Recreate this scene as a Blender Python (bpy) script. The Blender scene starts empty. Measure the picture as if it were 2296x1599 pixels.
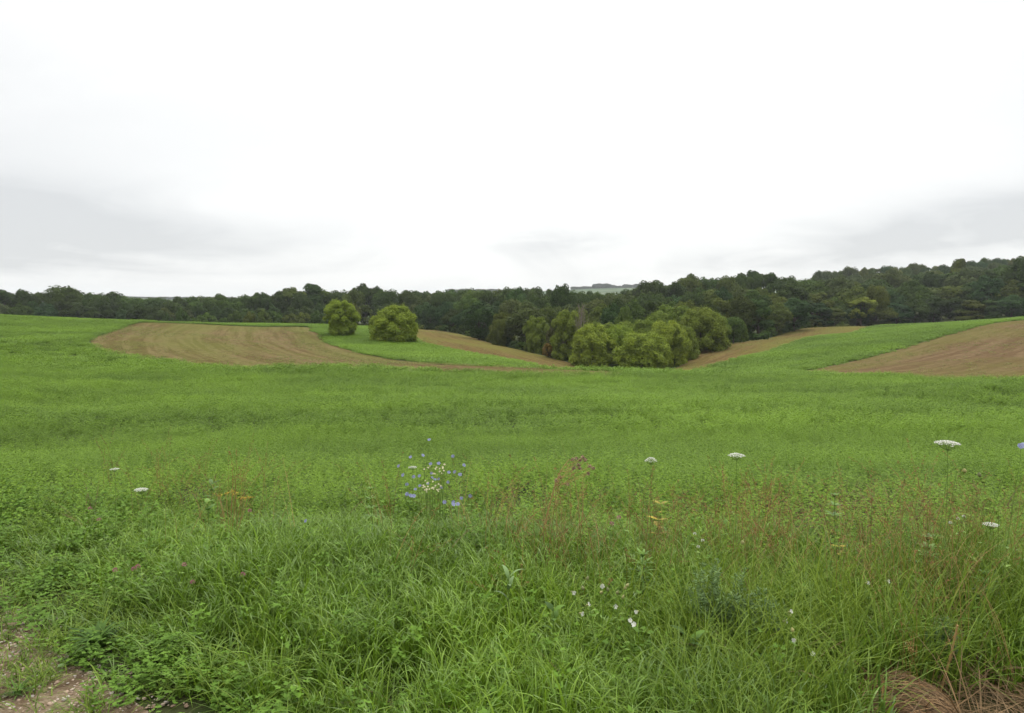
import bpy, math, random
import numpy as np
from mathutils import Vector, Matrix
from mathutils.geometry import delaunay_2d_cdt
sc = bpy.context.scene
R = math.radians
rng = np.random.default_rng(7)
random.seed(7)

# ------------------------------------------------------------------ camera, sky, sun, exposure
EYE = 1.7
LENS, PITCH = 26.0, R(4.4)
cam_d = bpy.data.cameras.new("camera"); cam = bpy.data.objects.new("camera", cam_d)
sc.collection.objects.link(cam); sc.camera = cam
cam_d.lens = LENS; cam_d.sensor_width = 36.0; cam_d.sensor_fit = 'HORIZONTAL'
cam_d.clip_start = 0.05; cam_d.clip_end = 20000
cam.location = (0, 0, EYE); cam.rotation_euler = (math.pi / 2 - PITCH, 0, 0)

SUN_EL, SUN_AZ = R(58), R(20)          # azimuth from +Y towards +X
sun_d = bpy.data.lights.new("sun", 'SUN'); sun = bpy.data.objects.new("sun", sun_d)
sc.collection.objects.link(sun)
sun_d.energy = 1.0; sun_d.angle = R(25); sun_d.color = (1.0, 0.97, 0.92)
sdir = Vector((math.sin(SUN_AZ) * math.cos(SUN_EL), math.cos(SUN_AZ) * math.cos(SUN_EL), math.sin(SUN_EL)))
sun.rotation_euler = sdir.to_track_quat('Z', 'Y').to_euler(); sun.location = (0, 0, 200)

sc.view_settings.view_transform = 'Standard'; sc.view_settings.look = 'None'
sc.view_settings.exposure = 0.10; sc.view_settings.gamma = 1.0
cy = sc.cycles
cy.max_bounces = 5; cy.diffuse_bounces = 3; cy.glossy_bounces = 1; cy.transmission_bounces = 3
cy.transparent_max_bounces = 4; cy.volume_bounces = 0
cy.caustics_reflective = False; cy.caustics_refractive = False
cy.sample_clamp_indirect = 4.0
cy.use_denoising = True
cy.volume_step_rate = 1.0


def new_nodes(nt):
    nt.nodes.clear()
    def N(t, **kw):
        n = nt.nodes.new(t)
        ins = kw.pop('ins', {})
        for k, v in kw.items(): setattr(n, k, v)
        for k, v in ins.items(): n.inputs[k].default_value = v
        return n
    def L(a, b): nt.links.new(a, b)
    return N, L


def math_node(N, L, op, a, b=None, c=None, clamp=False):
    n = N('ShaderNodeMath', operation=op, use_clamp=clamp)
    for i, v in enumerate((a, b, c)):
        if v is None: continue
        if isinstance(v, (int, float)): n.inputs[i].default_value = v
        else: L(v, n.inputs[i])
    return n.outputs[0]


def ramp_node(N, L, fac, stops, interp='EASE'):
    n = N('ShaderNodeValToRGB')
    cr = n.color_ramp; cr.interpolation = interp
    while len(cr.elements) < len(stops): cr.elements.new(0.5)
    for e, (p, c) in zip(cr.elements, stops):
        e.position = p
        e.color = (c, c, c, 1) if isinstance(c, (int, float)) else (*c, 1)
    L(fac, n.inputs[0])
    return n.outputs[0]


world = bpy.data.worlds.new("World"); sc.world = world; world.use_nodes = True
def build_sky():
    N, L = new_nodes(world.node_tree)
    out = N('ShaderNodeOutputWorld'); bg = N('ShaderNodeBackground')
    L(bg.outputs[0], out.inputs[0])
    tc = N('ShaderNodeTexCoord')
    sep = N('ShaderNodeSeparateXYZ'); L(tc.outputs['Generated'], sep.inputs[0])
    X, Y, Z = sep.outputs
    az = math_node(N, L, 'ARCTAN2', X, Y)
    el = math_node(N, L, 'ARCSINE', Z)
    # clouds seen from below: project the direction on a flat cloud deck, which squeezes them towards the horizon
    zc = math_node(N, L, 'ADD', math_node(N, L, 'MAXIMUM', Z, 0.0), 0.20)
    cx = math_node(N, L, 'DIVIDE', X, zc); cyy = math_node(N, L, 'DIVIDE', Y, zc)
    comb = N('ShaderNodeCombineXYZ'); L(cx, comb.inputs[0]); L(cyy, comb.inputs[1])
    comb.inputs[2].default_value = 8.1
    n1 = N('ShaderNodeTexNoise', ins={'Scale': 0.62, 'Detail': 5.0, 'Roughness': 0.52, 'Distortion': 0.8})
    L(comb.outputs[0], n1.inputs['Vector'])
    n2 = N('ShaderNodeTexNoise', ins={'Scale': 2.3, 'Detail': 5.0, 'Roughness': 0.58, 'Distortion': 0.8})
    L(comb.outputs[0], n2.inputs['Vector'])
    def blob(a0, e0, sa, se, tilt=0.0):
        da = math_node(N, L, 'SUBTRACT', az, a0)
        de = math_node(N, L, 'SUBTRACT', el, e0)
        de = math_node(N, L, 'SUBTRACT', de, math_node(N, L, 'MULTIPLY', da, tilt))
        u = math_node(N, L, 'DIVIDE', da, sa); v = math_node(N, L, 'DIVIDE', de, se)
        s = math_node(N, L, 'ADD', math_node(N, L, 'MULTIPLY', u, u), math_node(N, L, 'MULTIPLY', v, v))
        return math_node(N, L, 'EXPONENT', math_node(N, L, 'MULTIPLY', s, -1.0))
    # grey cloud banks: left, right, a small one near the middle
    g = None
    for b, k in ((blob(-0.64, 0.085, 0.38, 0.052, -0.05), 0.66), (blob(0.58, 0.080, 0.36, 0.036, 0.10), 0.95),
                 (blob(0.07, 0.078, 0.085, 0.022), 0.75), (blob(-0.55, 0.040, 0.30, 0.022), 0.42), (blob(0.30, 0.050, 0.18, 0.013, 0.05), 0.40),
                 (blob(-0.85, 0.26, 0.32, 0.22), 0.34), (blob(0.85, 0.28, 0.26, 0.24), 0.32)):
        t = math_node(N, L, 'MULTIPLY', b, k)
        g = t if g is None else math_node(N, L, 'ADD', g, t)
    wob = math_node(N, L, 'ADD', math_node(N, L, 'MULTIPLY', n1.outputs[0], 2.4), math_node(N, L, 'MULTIPLY', n2.outputs[0], 1.5))
    wob = math_node(N, L, 'MAXIMUM', math_node(N, L, 'SUBTRACT', wob, 1.0), 0.0)
    grey = math_node(N, L, 'MULTIPLY', g, wob, clamp=True)
    wisp = ramp_node(N, L, n1.outputs[0], ((0.38, 0.0), (0.70, 0.34)))
    grey = math_node(N, L, 'ADD', grey, math_node(N, L, 'MULTIPLY', wisp, ramp_node(N, L, el, ((0.02, 0.9), (0.36, 0.45)))), clamp=True)
    lum = math_node(N, L, 'SUBTRACT', SKY_WHITE, math_node(N, L, 'MULTIPLY', grey, SKY_WHITE - 0.74))
    # an overcast sky is brightest overhead and on the sun's side
    up = N('ShaderNodeMapRange', interpolation_type='SMOOTHSTEP', ins={'From Min': 0.36, 'From Max': 1.15, 'To Min': 1.0, 'To Max': 3.0}); L(el, up.inputs['Value'])
    fr = N('ShaderNodeMapRange', interpolation_type='SMOOTHSTEP', ins={'From Min': -0.7, 'From Max': 0.5, 'To Min': 0.72, 'To Max': 1.0}); L(Y, fr.inputs['Value'])
    lum = math_node(N, L, 'MULTIPLY', math_node(N, L, 'MULTIPLY', lum, up.outputs[0]), fr.outputs[0])
    tint = N('ShaderNodeMix', data_type='RGBA')
    L(grey, tint.inputs[0]); tint.inputs[6].default_value = (1.0, 1.0, 0.985, 1); tint.inputs[7].default_value = (0.965, 0.985, 1.0, 1)
    vm = N('ShaderNodeVectorMath', operation='SCALE'); L(tint.outputs[2], vm.inputs[0]); L(lum, vm.inputs['Scale'])
    sky = N('ShaderNodeTexSky', sky_type='NISHITA', sun_disc=False, sun_elevation=SUN_EL, sun_rotation=SUN_AZ)
    sk = N('ShaderNodeVectorMath', operation='SCALE', ins={'Scale': 0.1}); L(sky.outputs[0], sk.inputs[0])
    mx = N('ShaderNodeMix', data_type='RGBA'); mx.inputs[0].default_value = 0.07   # a little of the clear sky comes through
    L(vm.outputs[0], mx.inputs[6]); L(sk.outputs[0], mx.inputs[7])
    L(mx.outputs[2], bg.inputs[0]); bg.inputs[1].default_value = 1.0
SKY_WHITE = 1.07
build_sky()

# ------------------------------------------------------------------ small helpers
col = sc.collection

def link(o, parent=None):
    col.objects.link(o)
    if parent is not None: o.parent = parent
    return o

def tag(o, label=None, cat=None, group=None, kind=None):
    if label: o['label'] = label
    if cat: o['category'] = cat
    if group: o['group'] = group
    if kind: o['kind'] = kind
    return o

def empty(name, loc, rz=0.0, scale=1.0):
    o = bpy.data.objects.new(name, None); link(o)
    o.empty_display_size = 0.1
    o.location = loc; o.rotation_euler = (0, 0, rz)
    o.scale = (scale,) * 3 if isinstance(scale, (int, float)) else scale
    return o

def mesh_np(name, V, F, mat=None, face_attr=None, smooth=False, pt_attr=None):
    """V (n,3); F: (m,k) array or a list of index tuples"""
    me = bpy.data.meshes.new(name)
    V = np.asarray(V, dtype=np.float32)
    if isinstance(F, np.ndarray):
        m, k = F.shape
        flat = F.astype(np.int32).ravel(); start = np.arange(0, m * k, k, dtype=np.int32)
    else:
        m = len(F)
        ks = np.array([len(f) for f in F], dtype=np.int32)
        flat = np.fromiter((i for f in F for i in f), dtype=np.int32)
        start = np.concatenate(([0], np.cumsum(ks)[:-1])).astype(np.int32)
    me.vertices.add(len(V)); me.vertices.foreach_set('co', V.ravel())
    me.loops.add(len(flat)); me.loops.foreach_set('vertex_index', flat)
    me.polygons.add(m); me.polygons.foreach_set('loop_start', start)
    me.update(calc_edges=True)
    if smooth: me.polygons.foreach_set('use_smooth', np.ones(m, dtype=bool))
    if face_attr:
        for nme, arr in face_attr.items():
            a = me.attributes.new(nme, 'FLOAT', 'FACE'); a.data.foreach_set('value', np.asarray(arr, dtype=np.float32))
    if pt_attr:
        for nme, arr in pt_attr.items():
            a = me.attributes.new(nme, 'FLOAT', 'POINT'); a.data.foreach_set('value', np.asarray(arr, dtype=np.float32))
    if mat is not None: me.materials.append(mat)
    return me

def add_mesh(name, me, parent=None):
    return link(bpy.data.objects.new(name, me), parent)

def part(name, V, F, mat, parent, **kw):
    return add_mesh(name, mesh_np(name, V, F, mat, **kw), parent)

# picture point (in a 2295 x 1599 copy of the photograph) at ground distance Y -> world point
FPX = 2295 * LENS / 36.0
def at(px, py, Y):
    xc = (px - 1147.5) / FPX; yc = (799.5 - py) / FPX
    dy = math.cos(PITCH) + yc * math.sin(PITCH); dz = yc * math.cos(PITCH) - math.sin(PITCH)
    return Y * xc / dy, Y, EYE + Y * dz / dy

# ------------------------------------------------------------------ terrain: one height function through surveyed points
B1_left = [(200, 768, 62), (210, 757, 72), (251, 743, 86), (301, 725, 108)]
B1_top = [(330, 723.5, 114), (450, 727, 121), (575, 733, 127), (698, 733, 131)]
B1_right = [(704, 744, 118), (726, 762, 100), (751, 776, 88), (801, 791, 77), (876, 806, 68), (952, 815, 62), (1027, 820.5, 57.5), (1200, 827, 51), (1330, 832, 46.5), (1460, 838, 43)]
B1_low = [(1374, 838, 42), (1200, 834.5, 43.5), (1039, 833, 44.5), (951, 826, 46), (827, 820, 48), (701, 820, 48.5), (576, 824.5, 46.5), (501, 823, 47.5), (426, 812, 50), (351, 802, 53), (276, 791, 56.5), (226, 781, 59.5)]
B2_low = [(865, 735, 190), (905, 750, 125), (940, 768, 100), (1027, 790, 90), (1100, 803, 83), (1151, 812, 77), (1200, 822, 71)]
B2_edge = [(1304, 822, 108), (1250, 806, 118), (1151, 782, 132), (1034, 750, 172), (946, 741, 205)]
B3_edge = [(1515, 828, 103), (1543, 797, 118), (1624, 772, 135), (1678, 765, 144), (1783, 740, 172), (1814, 735, 180), (1934, 735, 200), (2018, 731, 208)]
B3_low = [(2018, 733, 188), (1898, 752, 145), (1750, 781, 110), (1655, 806, 93), (1555, 834, 86)]
B4_up = [(1755, 838, 56), (1850, 823, 62), (1962, 798, 70), (2073, 767, 82), (2171, 737, 98), (2235, 724, 108), (2295, 718, 114)]
B4_low = [(2295, 848, 40.5), (2100, 845, 42), (1976, 841, 45), (1820, 839, 49)]
SURVEY = [(p, 0.0) for c in (B1_left, B1_top, B1_right, B1_low, B2_low, B2_edge, B3_edge, B3_low, B4_up, B4_low) for p in c]
# tops of the standing crop (the ground lies 0.33 m lower)
CROP = [(0, 709, 105), (150, 713, 112), (280, 718, 118), (0, 730, 88), (0, 760, 68), (0, 800, 48), (0, 850, 31), (0, 900, 21.5), (0, 1000, 11),
        (450, 850, 35), (450, 900, 21.5), (450, 1000, 11), (900, 850, 35), (900, 900, 21), (900, 1000, 10.8), (1400, 846, 37), (1400, 900, 20.5), (1400, 1000, 10.6),
        (1900, 852, 36), (1900, 900, 20.5), (1900, 1000, 10.6), (2295, 860, 34), (2295, 900, 21), (2295, 1000, 10.8), (1640, 846, 38), (1150, 846, 37.5), (700, 846, 37),
        (575, 725, 148), (700, 726, 152), (800, 730, 168), (330, 719.5, 126), (2295, 711, 138), (2150, 722, 150)]
SURVEY += [(p, -0.33) for p in CROP]
SURVEY += [((764, 752, 105), 0), ((885, 768, 98), 0), ((1440, 831, 104), 0), ((1325, 826, 107), 0)]
RAW = [(1400, 50, -3.75), (1400, 62, -5.2), (1400, 75, -6.7), (1600, 62, -5.2), (1300, 62, -4.9), (1520, 75, -6.5),
       (-200, 110, -0.2), (-400, 60, -1.0), (-300, 20, -0.8), (0, 180, -7.5), (300, 180, -8), (600, 205, -8.5), (800, 235, -9), (-300, 190, -6),
       (-200, 280, -8.5), (300, 280, -9.5), (800, 290, -10), (1150, 270, -9.5), (1400, 145, -9.6), (1400, 200, -10.2), (1400, 300, -11.5),
       (1700, 250, -5), (2018, 260, -3.5), (2150, 195, -4.5), (2295, 185, -3.2), (2295, 240, -1.8), (2295, 300, 2.0), (1900, 390, 4.5), (2200, 405, 11), (2600, 400, 14),
       (2600, 130, 0.5), (2600, 60, -2.2), (2600, 25, -0.9), (2600, 200, -1), (1500, 420, -8), (300, 600, -12), (1147, 600, -16), (2000, 700, 12), (2600, 700, 16), (-300, 600, -10)]
for u in (-400, 100, 700, 1147, 1600, 2200, 2700):
    for y, z in ((0.7, 0), (1.2, 0), (2.0, 0), (3.0, 0.0), (4.2, -0.02), (5.5, -0.08), (7.0, -0.22)): RAW.append((u, y, z))

def build_height():
    A, Q = [], []
    for (px, py, Y), dz in SURVEY:
        x, y, z = at(px, py, Y); r = math.hypot(x, y)
        A.append((math.atan2(x, y), math.log(r))); Q.append((z + dz) / (r + 8))
    for px, Y, z in RAW:
        x = Y * (px - 1147.5) / FPX; r = math.hypot(x, Y)
        A.append((math.atan2(x, Y), math.log(r))); Q.append(z / (r + 8))
    A = np.array(A); Q = np.array(Q); n = len(A)
    def ker(d2): return 0.5 * d2 * np.log(d2 + 1e-12)
    D = ((A[:, None, :] - A[None, :, :]) ** 2).sum(-1)
    K = ker(D) + np.eye(n) * 2e-4
    Pm = np.hstack((np.ones((n, 1)), A))
    M = np.zeros((n + 3, n + 3)); M[:n, :n] = K; M[:n, n:] = Pm; M[n:, :n] = Pm.T
    w = np.linalg.solve(M, np.concatenate((Q, np.zeros(3))))
    def tps(th, b):
        th = np.asarray(th, float); b = np.asarray(b, float)
        res = np.empty(th.shape); tf, bf, rf = th.ravel(), b.ravel(), res.reshape(-1)
        for i in range(0, len(tf), 20000):
            q = np.stack((tf[i:i + 20000], bf[i:i + 20000]), 1)
            d2 = ((q[:, None, :] - A[None]) ** 2).sum(-1)
            rf[i:i + 20000] = ker(d2) @ w[:n] + w[n] + q @ w[n + 1:]
        return res
    return tps
_tps = build_height()
FAR_PX = [-2500, -600, 270, 620, 900, 1100, 1250, 1370, 1450, 1700, 2295, 4500]
FAR_T = [0.004, 0.003, 0.0030, -0.003, 0.003, 0.010, 0.0128, 0.0140, 0.0136, 0.012, 0.02, 0.02]
FAR_TH = np.arctan((np.array(FAR_PX) - 1147.5) / FPX)
def sstep(a, b, x):
    t = np.clip((x - a) / (b - a), 0, 1); return t * t * (3 - 2 * t)
TH_MAX = 0.78
def height_polar(th, r):
    th = np.asarray(th, float); r = np.asarray(r, float)
    b = np.log(np.clip(r, 0.7, 720.0)); rr = np.clip(r, 0, 720.0) + 8
    z = _tps(np.clip(th, -TH_MAX, TH_MAX), b) * rr
    w = sstep(1.1, math.pi, np.abs(th)) * 0.5
    if np.any(w > 0):
        zo = _tps(np.clip(-th, -TH_MAX, TH_MAX), b) * rr
        z = z * (1 - w) + zo * w
    far = sstep(650.0, 1750.0, r)
    tf = np.interp(np.clip(th, -1.2, 1.2), FAR_TH, FAR_T)
    zf = EYE + 1750.0 * tf + 5.0 * np.sin(th * 17.0 + r * 0.003) * sstep(900, 1500, r) * 0.5
    zf = zf - (np.maximum(r - 1900.0, 0)) * 0.006
    return z * (1 - far) + zf * far
def height(x, y):
    return height_polar(np.arctan2(x, y), np.hypot(x, y))
def hz(x, y): return float(height(np.array([x]), np.array([y]))[0])
def on_ground(px, py, Y):
    x, y, _ = at(px, py, Y); return (x, y, hz(x, y))

# ------------------------------------------------------------------ materials
def new_mat(name):
    m = bpy.data.materials.new(name); m.use_nodes = True
    N, L = new_nodes(m.node_tree)
    out = N('ShaderNodeOutputMaterial')
    return m, N, L, out

def mixc(N, L, fac, a, b, blend='MIX'):
    n = N('ShaderNodeMix', data_type='RGBA', blend_type=blend)
    if isinstance(fac, (int, float)): n.inputs[0].default_value = fac
    else: L(fac, n.inputs[0])
    for i, v in ((6, a), (7, b)):
        if isinstance(v, tuple): n.inputs[i].default_value = (*v, 1)
        else: L(v, n.inputs[i])
    return n.outputs[2]

def mat_soil(name, brown, pale, green, row_attr=True, green_amt=0.5):
    """worked soil with drill rows, crop residue and a bloom of seedlings between the rows"""
    m, N, L, out = new_mat(name)
    p = N('ShaderNodeBsdfPrincipled', ins={'Roughness': 1.0, 'Specular IOR Level': 0.0})
    L(p.outputs[0], out.inputs[0])
    geo = N('ShaderNodeNewGeometry')
    at_ = N('ShaderNodeAttribute', attribute_name='row')
    mp = N('ShaderNodeVectorMath', operation='MULTIPLY', ins={1: (0.035, 0.035, 0.0)}); L(geo.outputs['Position'], mp.inputs[0])
    sx = N('ShaderNodeSeparateXYZ'); L(mp.outputs[0], sx.inputs[0])
    cb = N('ShaderNodeCombineXYZ'); L(sx.outputs[0], cb.inputs[0]); L(sx.outputs[1], cb.inputs[1]); L(at_.outputs['Fac'], cb.inputs[2])
    n_row = N('ShaderNodeTexNoise', ins={'Scale': 1.25, 'Detail': 3.0, 'Roughness': 0.6}); L(cb.outputs[0], n_row.inputs['Vector'])
    n_row2 = N('ShaderNodeTexNoise', ins={'Scale': 0.22, 'Detail': 2.0}); L(cb.outputs[0], n_row2.inputs['Vector'])
    n_fine = N('ShaderNodeTexNoise', ins={'Scale': 2.2, 'Detail': 6.0, 'Roughness': 0.7}); L(geo.outputs['Position'], n_fine.inputs['Vector'])
    n_big = N('ShaderNodeTexNoise', ins={'Scale': 0.055, 'Detail': 3.0, 'Roughness': 0.55}); L(geo.outputs['Position'], n_big.inputs['Vector'])
    c = mixc(N, L, ramp_node(N, L, n_row.outputs[0], ((0.40, 0.0), (0.60, 1.0))), brown, pale)
    c = mixc(N, L, ramp_node(N, L, n_fine.outputs[0], ((0.35, 0.75), (0.6, 0.0))), c, tuple(v * 0.62 for v in brown))
    gsum = math_node(N, L, 'ADD', math_node(N, L, 'MULTIPLY', n_big.outputs[0], 0.55), math_node(N, L, 'MULTIPLY', n_row2.outputs[0], 0.45))
    gsum = math_node(N, L, 'ADD', gsum, math_node(N, L, 'MULTIPLY', math_node(N, L, 'SUBTRACT', n_fine.outputs[0], 0.5), 0.35))
    gf = math_node(N, L, 'MULTIPLY', ramp_node(N, L, gsum, ((0.40, 0.0), (0.60, 1.0))), green_amt)
    c = mixc(N, L, gf, c, green)
    L(c, p.inputs['Base Color'])
    h = math_node(N, L, 'ADD', n_fine.outputs[0], n_row.outputs[0])
    b = N('ShaderNodeBump', ins={'Strength': 0.8, 'Distance': 0.15}); L(h, b.inputs['Height']); L(b.outputs[0], p.inputs['Normal'])
    return m

def mat_ground():
    m, N, L, out = new_mat('ground_turf')
    p = N('ShaderNodeBsdfPrincipled', ins={'Roughness': 0.95, 'Specular IOR Level': 0.1}); L(p.outputs[0], out.inputs[0])
    geo = N('ShaderNodeNewGeometry')
    n1 = N('ShaderNodeTexNoise', ins={'Scale': 3.0, 'Detail': 6.0, 'Roughness': 0.7}); L(geo.outputs['Position'], n1.inputs['Vector'])
    n2 = N('ShaderNodeTexNoise', ins={'Scale': 0.2, 'Detail': 3.0}); L(geo.outputs['Position'], n2.inputs['Vector'])
    c = mixc(N, L, ramp_node(N, L, n1.outputs[0], ((0.4, 0), (0.65, 1))), (0.035, 0.045, 0.014), (0.060, 0.048, 0.026))
    c = mixc(N, L, math_node(N, L, 'MULTIPLY', n2.outputs[0], 0.6), c, (0.04, 0.07, 0.015))
    L(c, p.inputs['Base Color'])
    b = N('ShaderNodeBump', ins={'Strength': 0.6, 'Distance': 0.04}); L(n1.outputs[0], b.inputs['Height']); L(b.outputs[0], p.inputs['Normal'])
    return m

def mat_hills():
    m, N, L, out = new_mat('far_hills')
    p = N('ShaderNodeBsdfPrincipled', ins={'Roughness': 1.0, 'Specular IOR Level': 0.05}); L(p.outputs[0], out.inputs[0])
    geo = N('ShaderNodeNewGeometry')
    v = N('ShaderNodeTexVoronoi', ins={'Scale': 0.006, 'Randomness': 0.9}); L(geo.outputs['Position'], v.inputs['Vector'])
    n = N('ShaderNodeTexNoise', ins={'Scale': 0.012, 'Detail': 5.0, 'Roughness': 0.65}); L(geo.outputs['Position'], n.inputs['Vector'])
    sx = N('ShaderNodeSeparateColor'); L(v.outputs['Color'], sx.inputs[0])
    c = mixc(N, L, ramp_node(N, L, sx.outputs[0], ((0.3, 0), (0.7, 1))), (0.065, 0.105, 0.05), (0.115, 0.145, 0.080))
    c = mixc(N, L, ramp_node(N, L, n.outputs[0], ((0.50, 0), (0.58, 1))), c, (0.035, 0.06, 0.02))
    L(c, p.inputs['Base Color'])
    return m

def mat_gravel(name='gravel_bed'):
    m, N, L, out = new_mat(name)
    p = N('ShaderNodeBsdfPrincipled', ins={'Roughness': 0.9, 'Specular IOR Level': 0.2}); L(p.outputs[0], out.inputs[0])
    geo = N('ShaderNodeNewGeometry')
    v = N('ShaderNodeTexVoronoi', ins={'Scale': 70.0}); L(geo.outputs['Position'], v.inputs['Vector'])
    n = N('ShaderNodeTexNoise', ins={'Scale': 5.0, 'Detail': 6.0, 'Roughness': 0.7}); L(geo.outputs['Position'], n.inputs['Vector'])
    sx = N('ShaderNodeSeparateColor'); L(v.outputs['Color'], sx.inputs[0])
    c = mixc(N, L, sx.outputs[0], (0.150, 0.108, 0.062), (0.24, 0.186, 0.120))
    c = mixc(N, L, ramp_node(N, L, n.outputs[0], ((0.42, 0), (0.62, 0.85))), c, (0.095, 0.06, 0.032))
    L(c, p.inputs['Base Color'])
    h = math_node(N, L, 'SUBTRACT', n.outputs[0], v.outputs['Distance'])
    b = N('ShaderNodeBump', ins={'Strength': 0.7, 'Distance': 0.02}); L(h, b.inputs['Height']); L(b.outputs[0], p.inputs['Normal'])
    return m

# ------------------------------------------------------------------ ground sheet, cut along the strip edges
def tb(pt):
    if len(pt) == 3: x, y, _ = at(*pt)
    else: x, y = pt[1] * (pt[0] - 1147.5) / FPX, pt[1]
    return (math.atan2(x, y), math.log(math.hypot(x, y)))
B2_hidden = [(1300, 61), (1420, 66), (1420, 99)]
B3_hidden = [(1500, 78), (1440, 70), (1440, 100)]
B4_out = [(2500, 124), (2850, 132), (2850, 36)]
STRIPS = {
    'B1': [tb(p) for p in B1_left + B1_top + B1_right + [(p[0], p[1], p[2] * 0.95) for p in B1_low]],
    'B2': [tb(p) for p in B2_low + B2_hidden + B2_edge + [(885, 218)]],
    'B3': [tb(p) for p in B3_edge + B3_low + B3_hidden],
    'B4': [tb(p) for p in B4_up + B4_out + [(p[0], p[1], p[2] * 0.95) for p in B4_low]],
}
def densify(poly, step=0.02, closed=True):
    out = []
    n = len(poly)
    for i in range(n if closed else n - 1):
        a, b = poly[i], poly[(i + 1) % n]
        k = max(1, int(math.hypot(b[0] - a[0], b[1] - a[1]) / step))
        for j in range(k): out.append((a[0] + (b[0] - a[0]) * j / k, a[1] + (b[1] - a[1]) * j / k))
    if not closed: out.append(poly[-1])
    return out
def chaikin(poly, n=2):
    for _ in range(n):
        q = []
        m = len(poly)
        for i in range(m):
            a, b = poly[i], poly[(i + 1) % m]
            q += [(a[0] * .75 + b[0] * .25, a[1] * .75 + b[1] * .25), (a[0] * .25 + b[0] * .75, a[1] * .25 + b[1] * .75)]
        poly = q
    return poly
STRIPS = {k: chaikin(v, 1) for k, v in STRIPS.items()}
def inside(poly, x, y):
    x = np.asarray(x); y = np.asarray(y); c = np.zeros(x.shape, bool)
    n = len(poly)
    for i in range(n):
        x1, y1 = poly[i]; x2, y2 = poly[(i + 1) % n]
        if y1 == y2: continue
        hit = ((y1 > y) != (y2 > y)) & (x < (x2 - x1) * (y - y1) / (y2 - y1) + x1)
        c ^= hit
    return c
def seg_dist(poly, x, y):
    """distance (m) in the world from points to a polyline given in world xy"""
    d = np.full(np.shape(x), 1e9)
    for (x1, y1), (x2, y2) in zip(poly[:-1], poly[1:]):
        dx, dy = x2 - x1, y2 - y1; l2 = dx * dx + dy * dy + 1e-12
        t = np.clip(((x - x1) * dx + (y - y1) * dy) / l2, 0, 1)
        d = np.minimum(d, np.hypot(x - x1 - t * dx, y - y1 - t * dy))
    return d
def w2(poly): return [(math.exp(b) * math.sin(t), math.exp(b) * math.cos(t)) for t, b in poly]
ROW_REF = {'B1': w2([tb(p) for p in B1_top[-1:] + B1_right]), 'B2': w2([tb(p) for p in B2_low]),
           'B3': w2([tb(p) for p in B3_low]), 'B4': w2([tb(p) for p in B4_up])}

def build_ground():
    ths = np.concatenate((np.arange(-math.pi, -0.82, 0.1), np.arange(-0.8, 0.8001, 0.016), np.arange(0.9, math.pi, 0.1), [math.pi]))
    bs = np.concatenate((np.arange(math.log(0.05), math.log(2.0), 0.25), np.arange(math.log(2.0), math.log(420.0), 0.045), np.arange(math.log(430.0), math.log(4300.0), 0.09)))
    T, B = np.meshgrid(ths, bs); jt = np.random.default_rng(3)
    pts = [(float(t), float(b)) for t, b in zip(T.ravel(), B.ravel())]
    edges = []
    for k, poly in STRIPS.items():
        d = densify(poly, 0.012); o = len(pts)
        pts += d; edges += [(o + i, o + (i + 1) % len(d)) for i in range(len(d))]
    vs, es, fs, _, _, _ = delaunay_2d_cdt([Vector(p) for p in pts], edges, [], 0, 1e-6)
    V2 = np.array([(v[0], v[1]) for v in vs]); F = np.array([list(f) for f in fs])
    r = np.exp(V2[:, 1]); z = height_polar(V2[:, 0], r)
    V = np.stack((r * np.sin(V2[:, 0]), r * np.cos(V2[:, 0]), z), 1)
    # faces wind upward
    a, b, c = V[F[:, 0]], V[F[:, 1]], V[F[:, 2]]
    nz = ((b - a)[:, 0] * (c - a)[:, 1] - (b - a)[:, 1] * (c - a)[:, 0])
    F[nz < 0] = F[nz < 0][:, ::-1]
    cen = V2[F].mean(1)
    zone = np.zeros(len(F), int)
    for i, (k, poly) in enumerate(STRIPS.items()): zone[inside(poly, cen[:, 0], cen[:, 1])] = i + 1
    zone[(cen[:, 1] > math.log(760.0))] = 9
    def sub(name, mask, mat, row=None):
        f = F[mask]; used, inv = np.unique(f, return_inverse=True)
        v = V[used]; pa = None
        if row is not None: pa = {'row': seg_dist(row, v[:, 0], v[:, 1])}
        return add_mesh(name, mesh_np(name, v, inv.reshape(f.shape), mat, smooth=True, pt_attr=pa))
    o = sub('ground', zone == 0, mat_ground()); tag(o, 'gently rolling farm ground under the crops and woods', 'ground', kind='structure')
    o = sub('hills', zone == 9, mat_hills()); tag(o, 'pale hazy farmed hills on the horizon beyond the woods', 'hills', kind='structure')
    soil_a = mat_soil('drilled_soil', (0.110, 0.077, 0.037), (0.180, 0.134, 0.069), (0.114, 0.126, 0.034), green_amt=0.6)
    soil_b = mat_soil('weedy_soil', (0.118, 0.080, 0.033), (0.165, 0.118, 0.050), (0.124, 0.122, 0.032), green_amt=0.75)
    soil_c = mat_soil('bare_soil', (0.126, 0.084, 0.046), (0.168, 0.118, 0.066), (0.112, 0.118, 0.030), green_amt=0.45)
    labs = {'B1': (soil_a, 'curved brown tilled strip with faint drill rows in front of the left wood'),
            'B2': (soil_b, 'brown tilled strip falling from behind the lone round bush to the valley'),
            'B3': (soil_b, 'brown tilled strip along the foot of the right wood'),
            'B4': (soil_c, 'bare reddish tilled slope at the right edge')}
    for i, k in enumerate(STRIPS):
        o = sub('tilled_field', zone == i + 1, labs[k][0], ROW_REF[k]); tag(o, labs[k][1], 'field', kind='structure')
build_ground()

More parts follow.
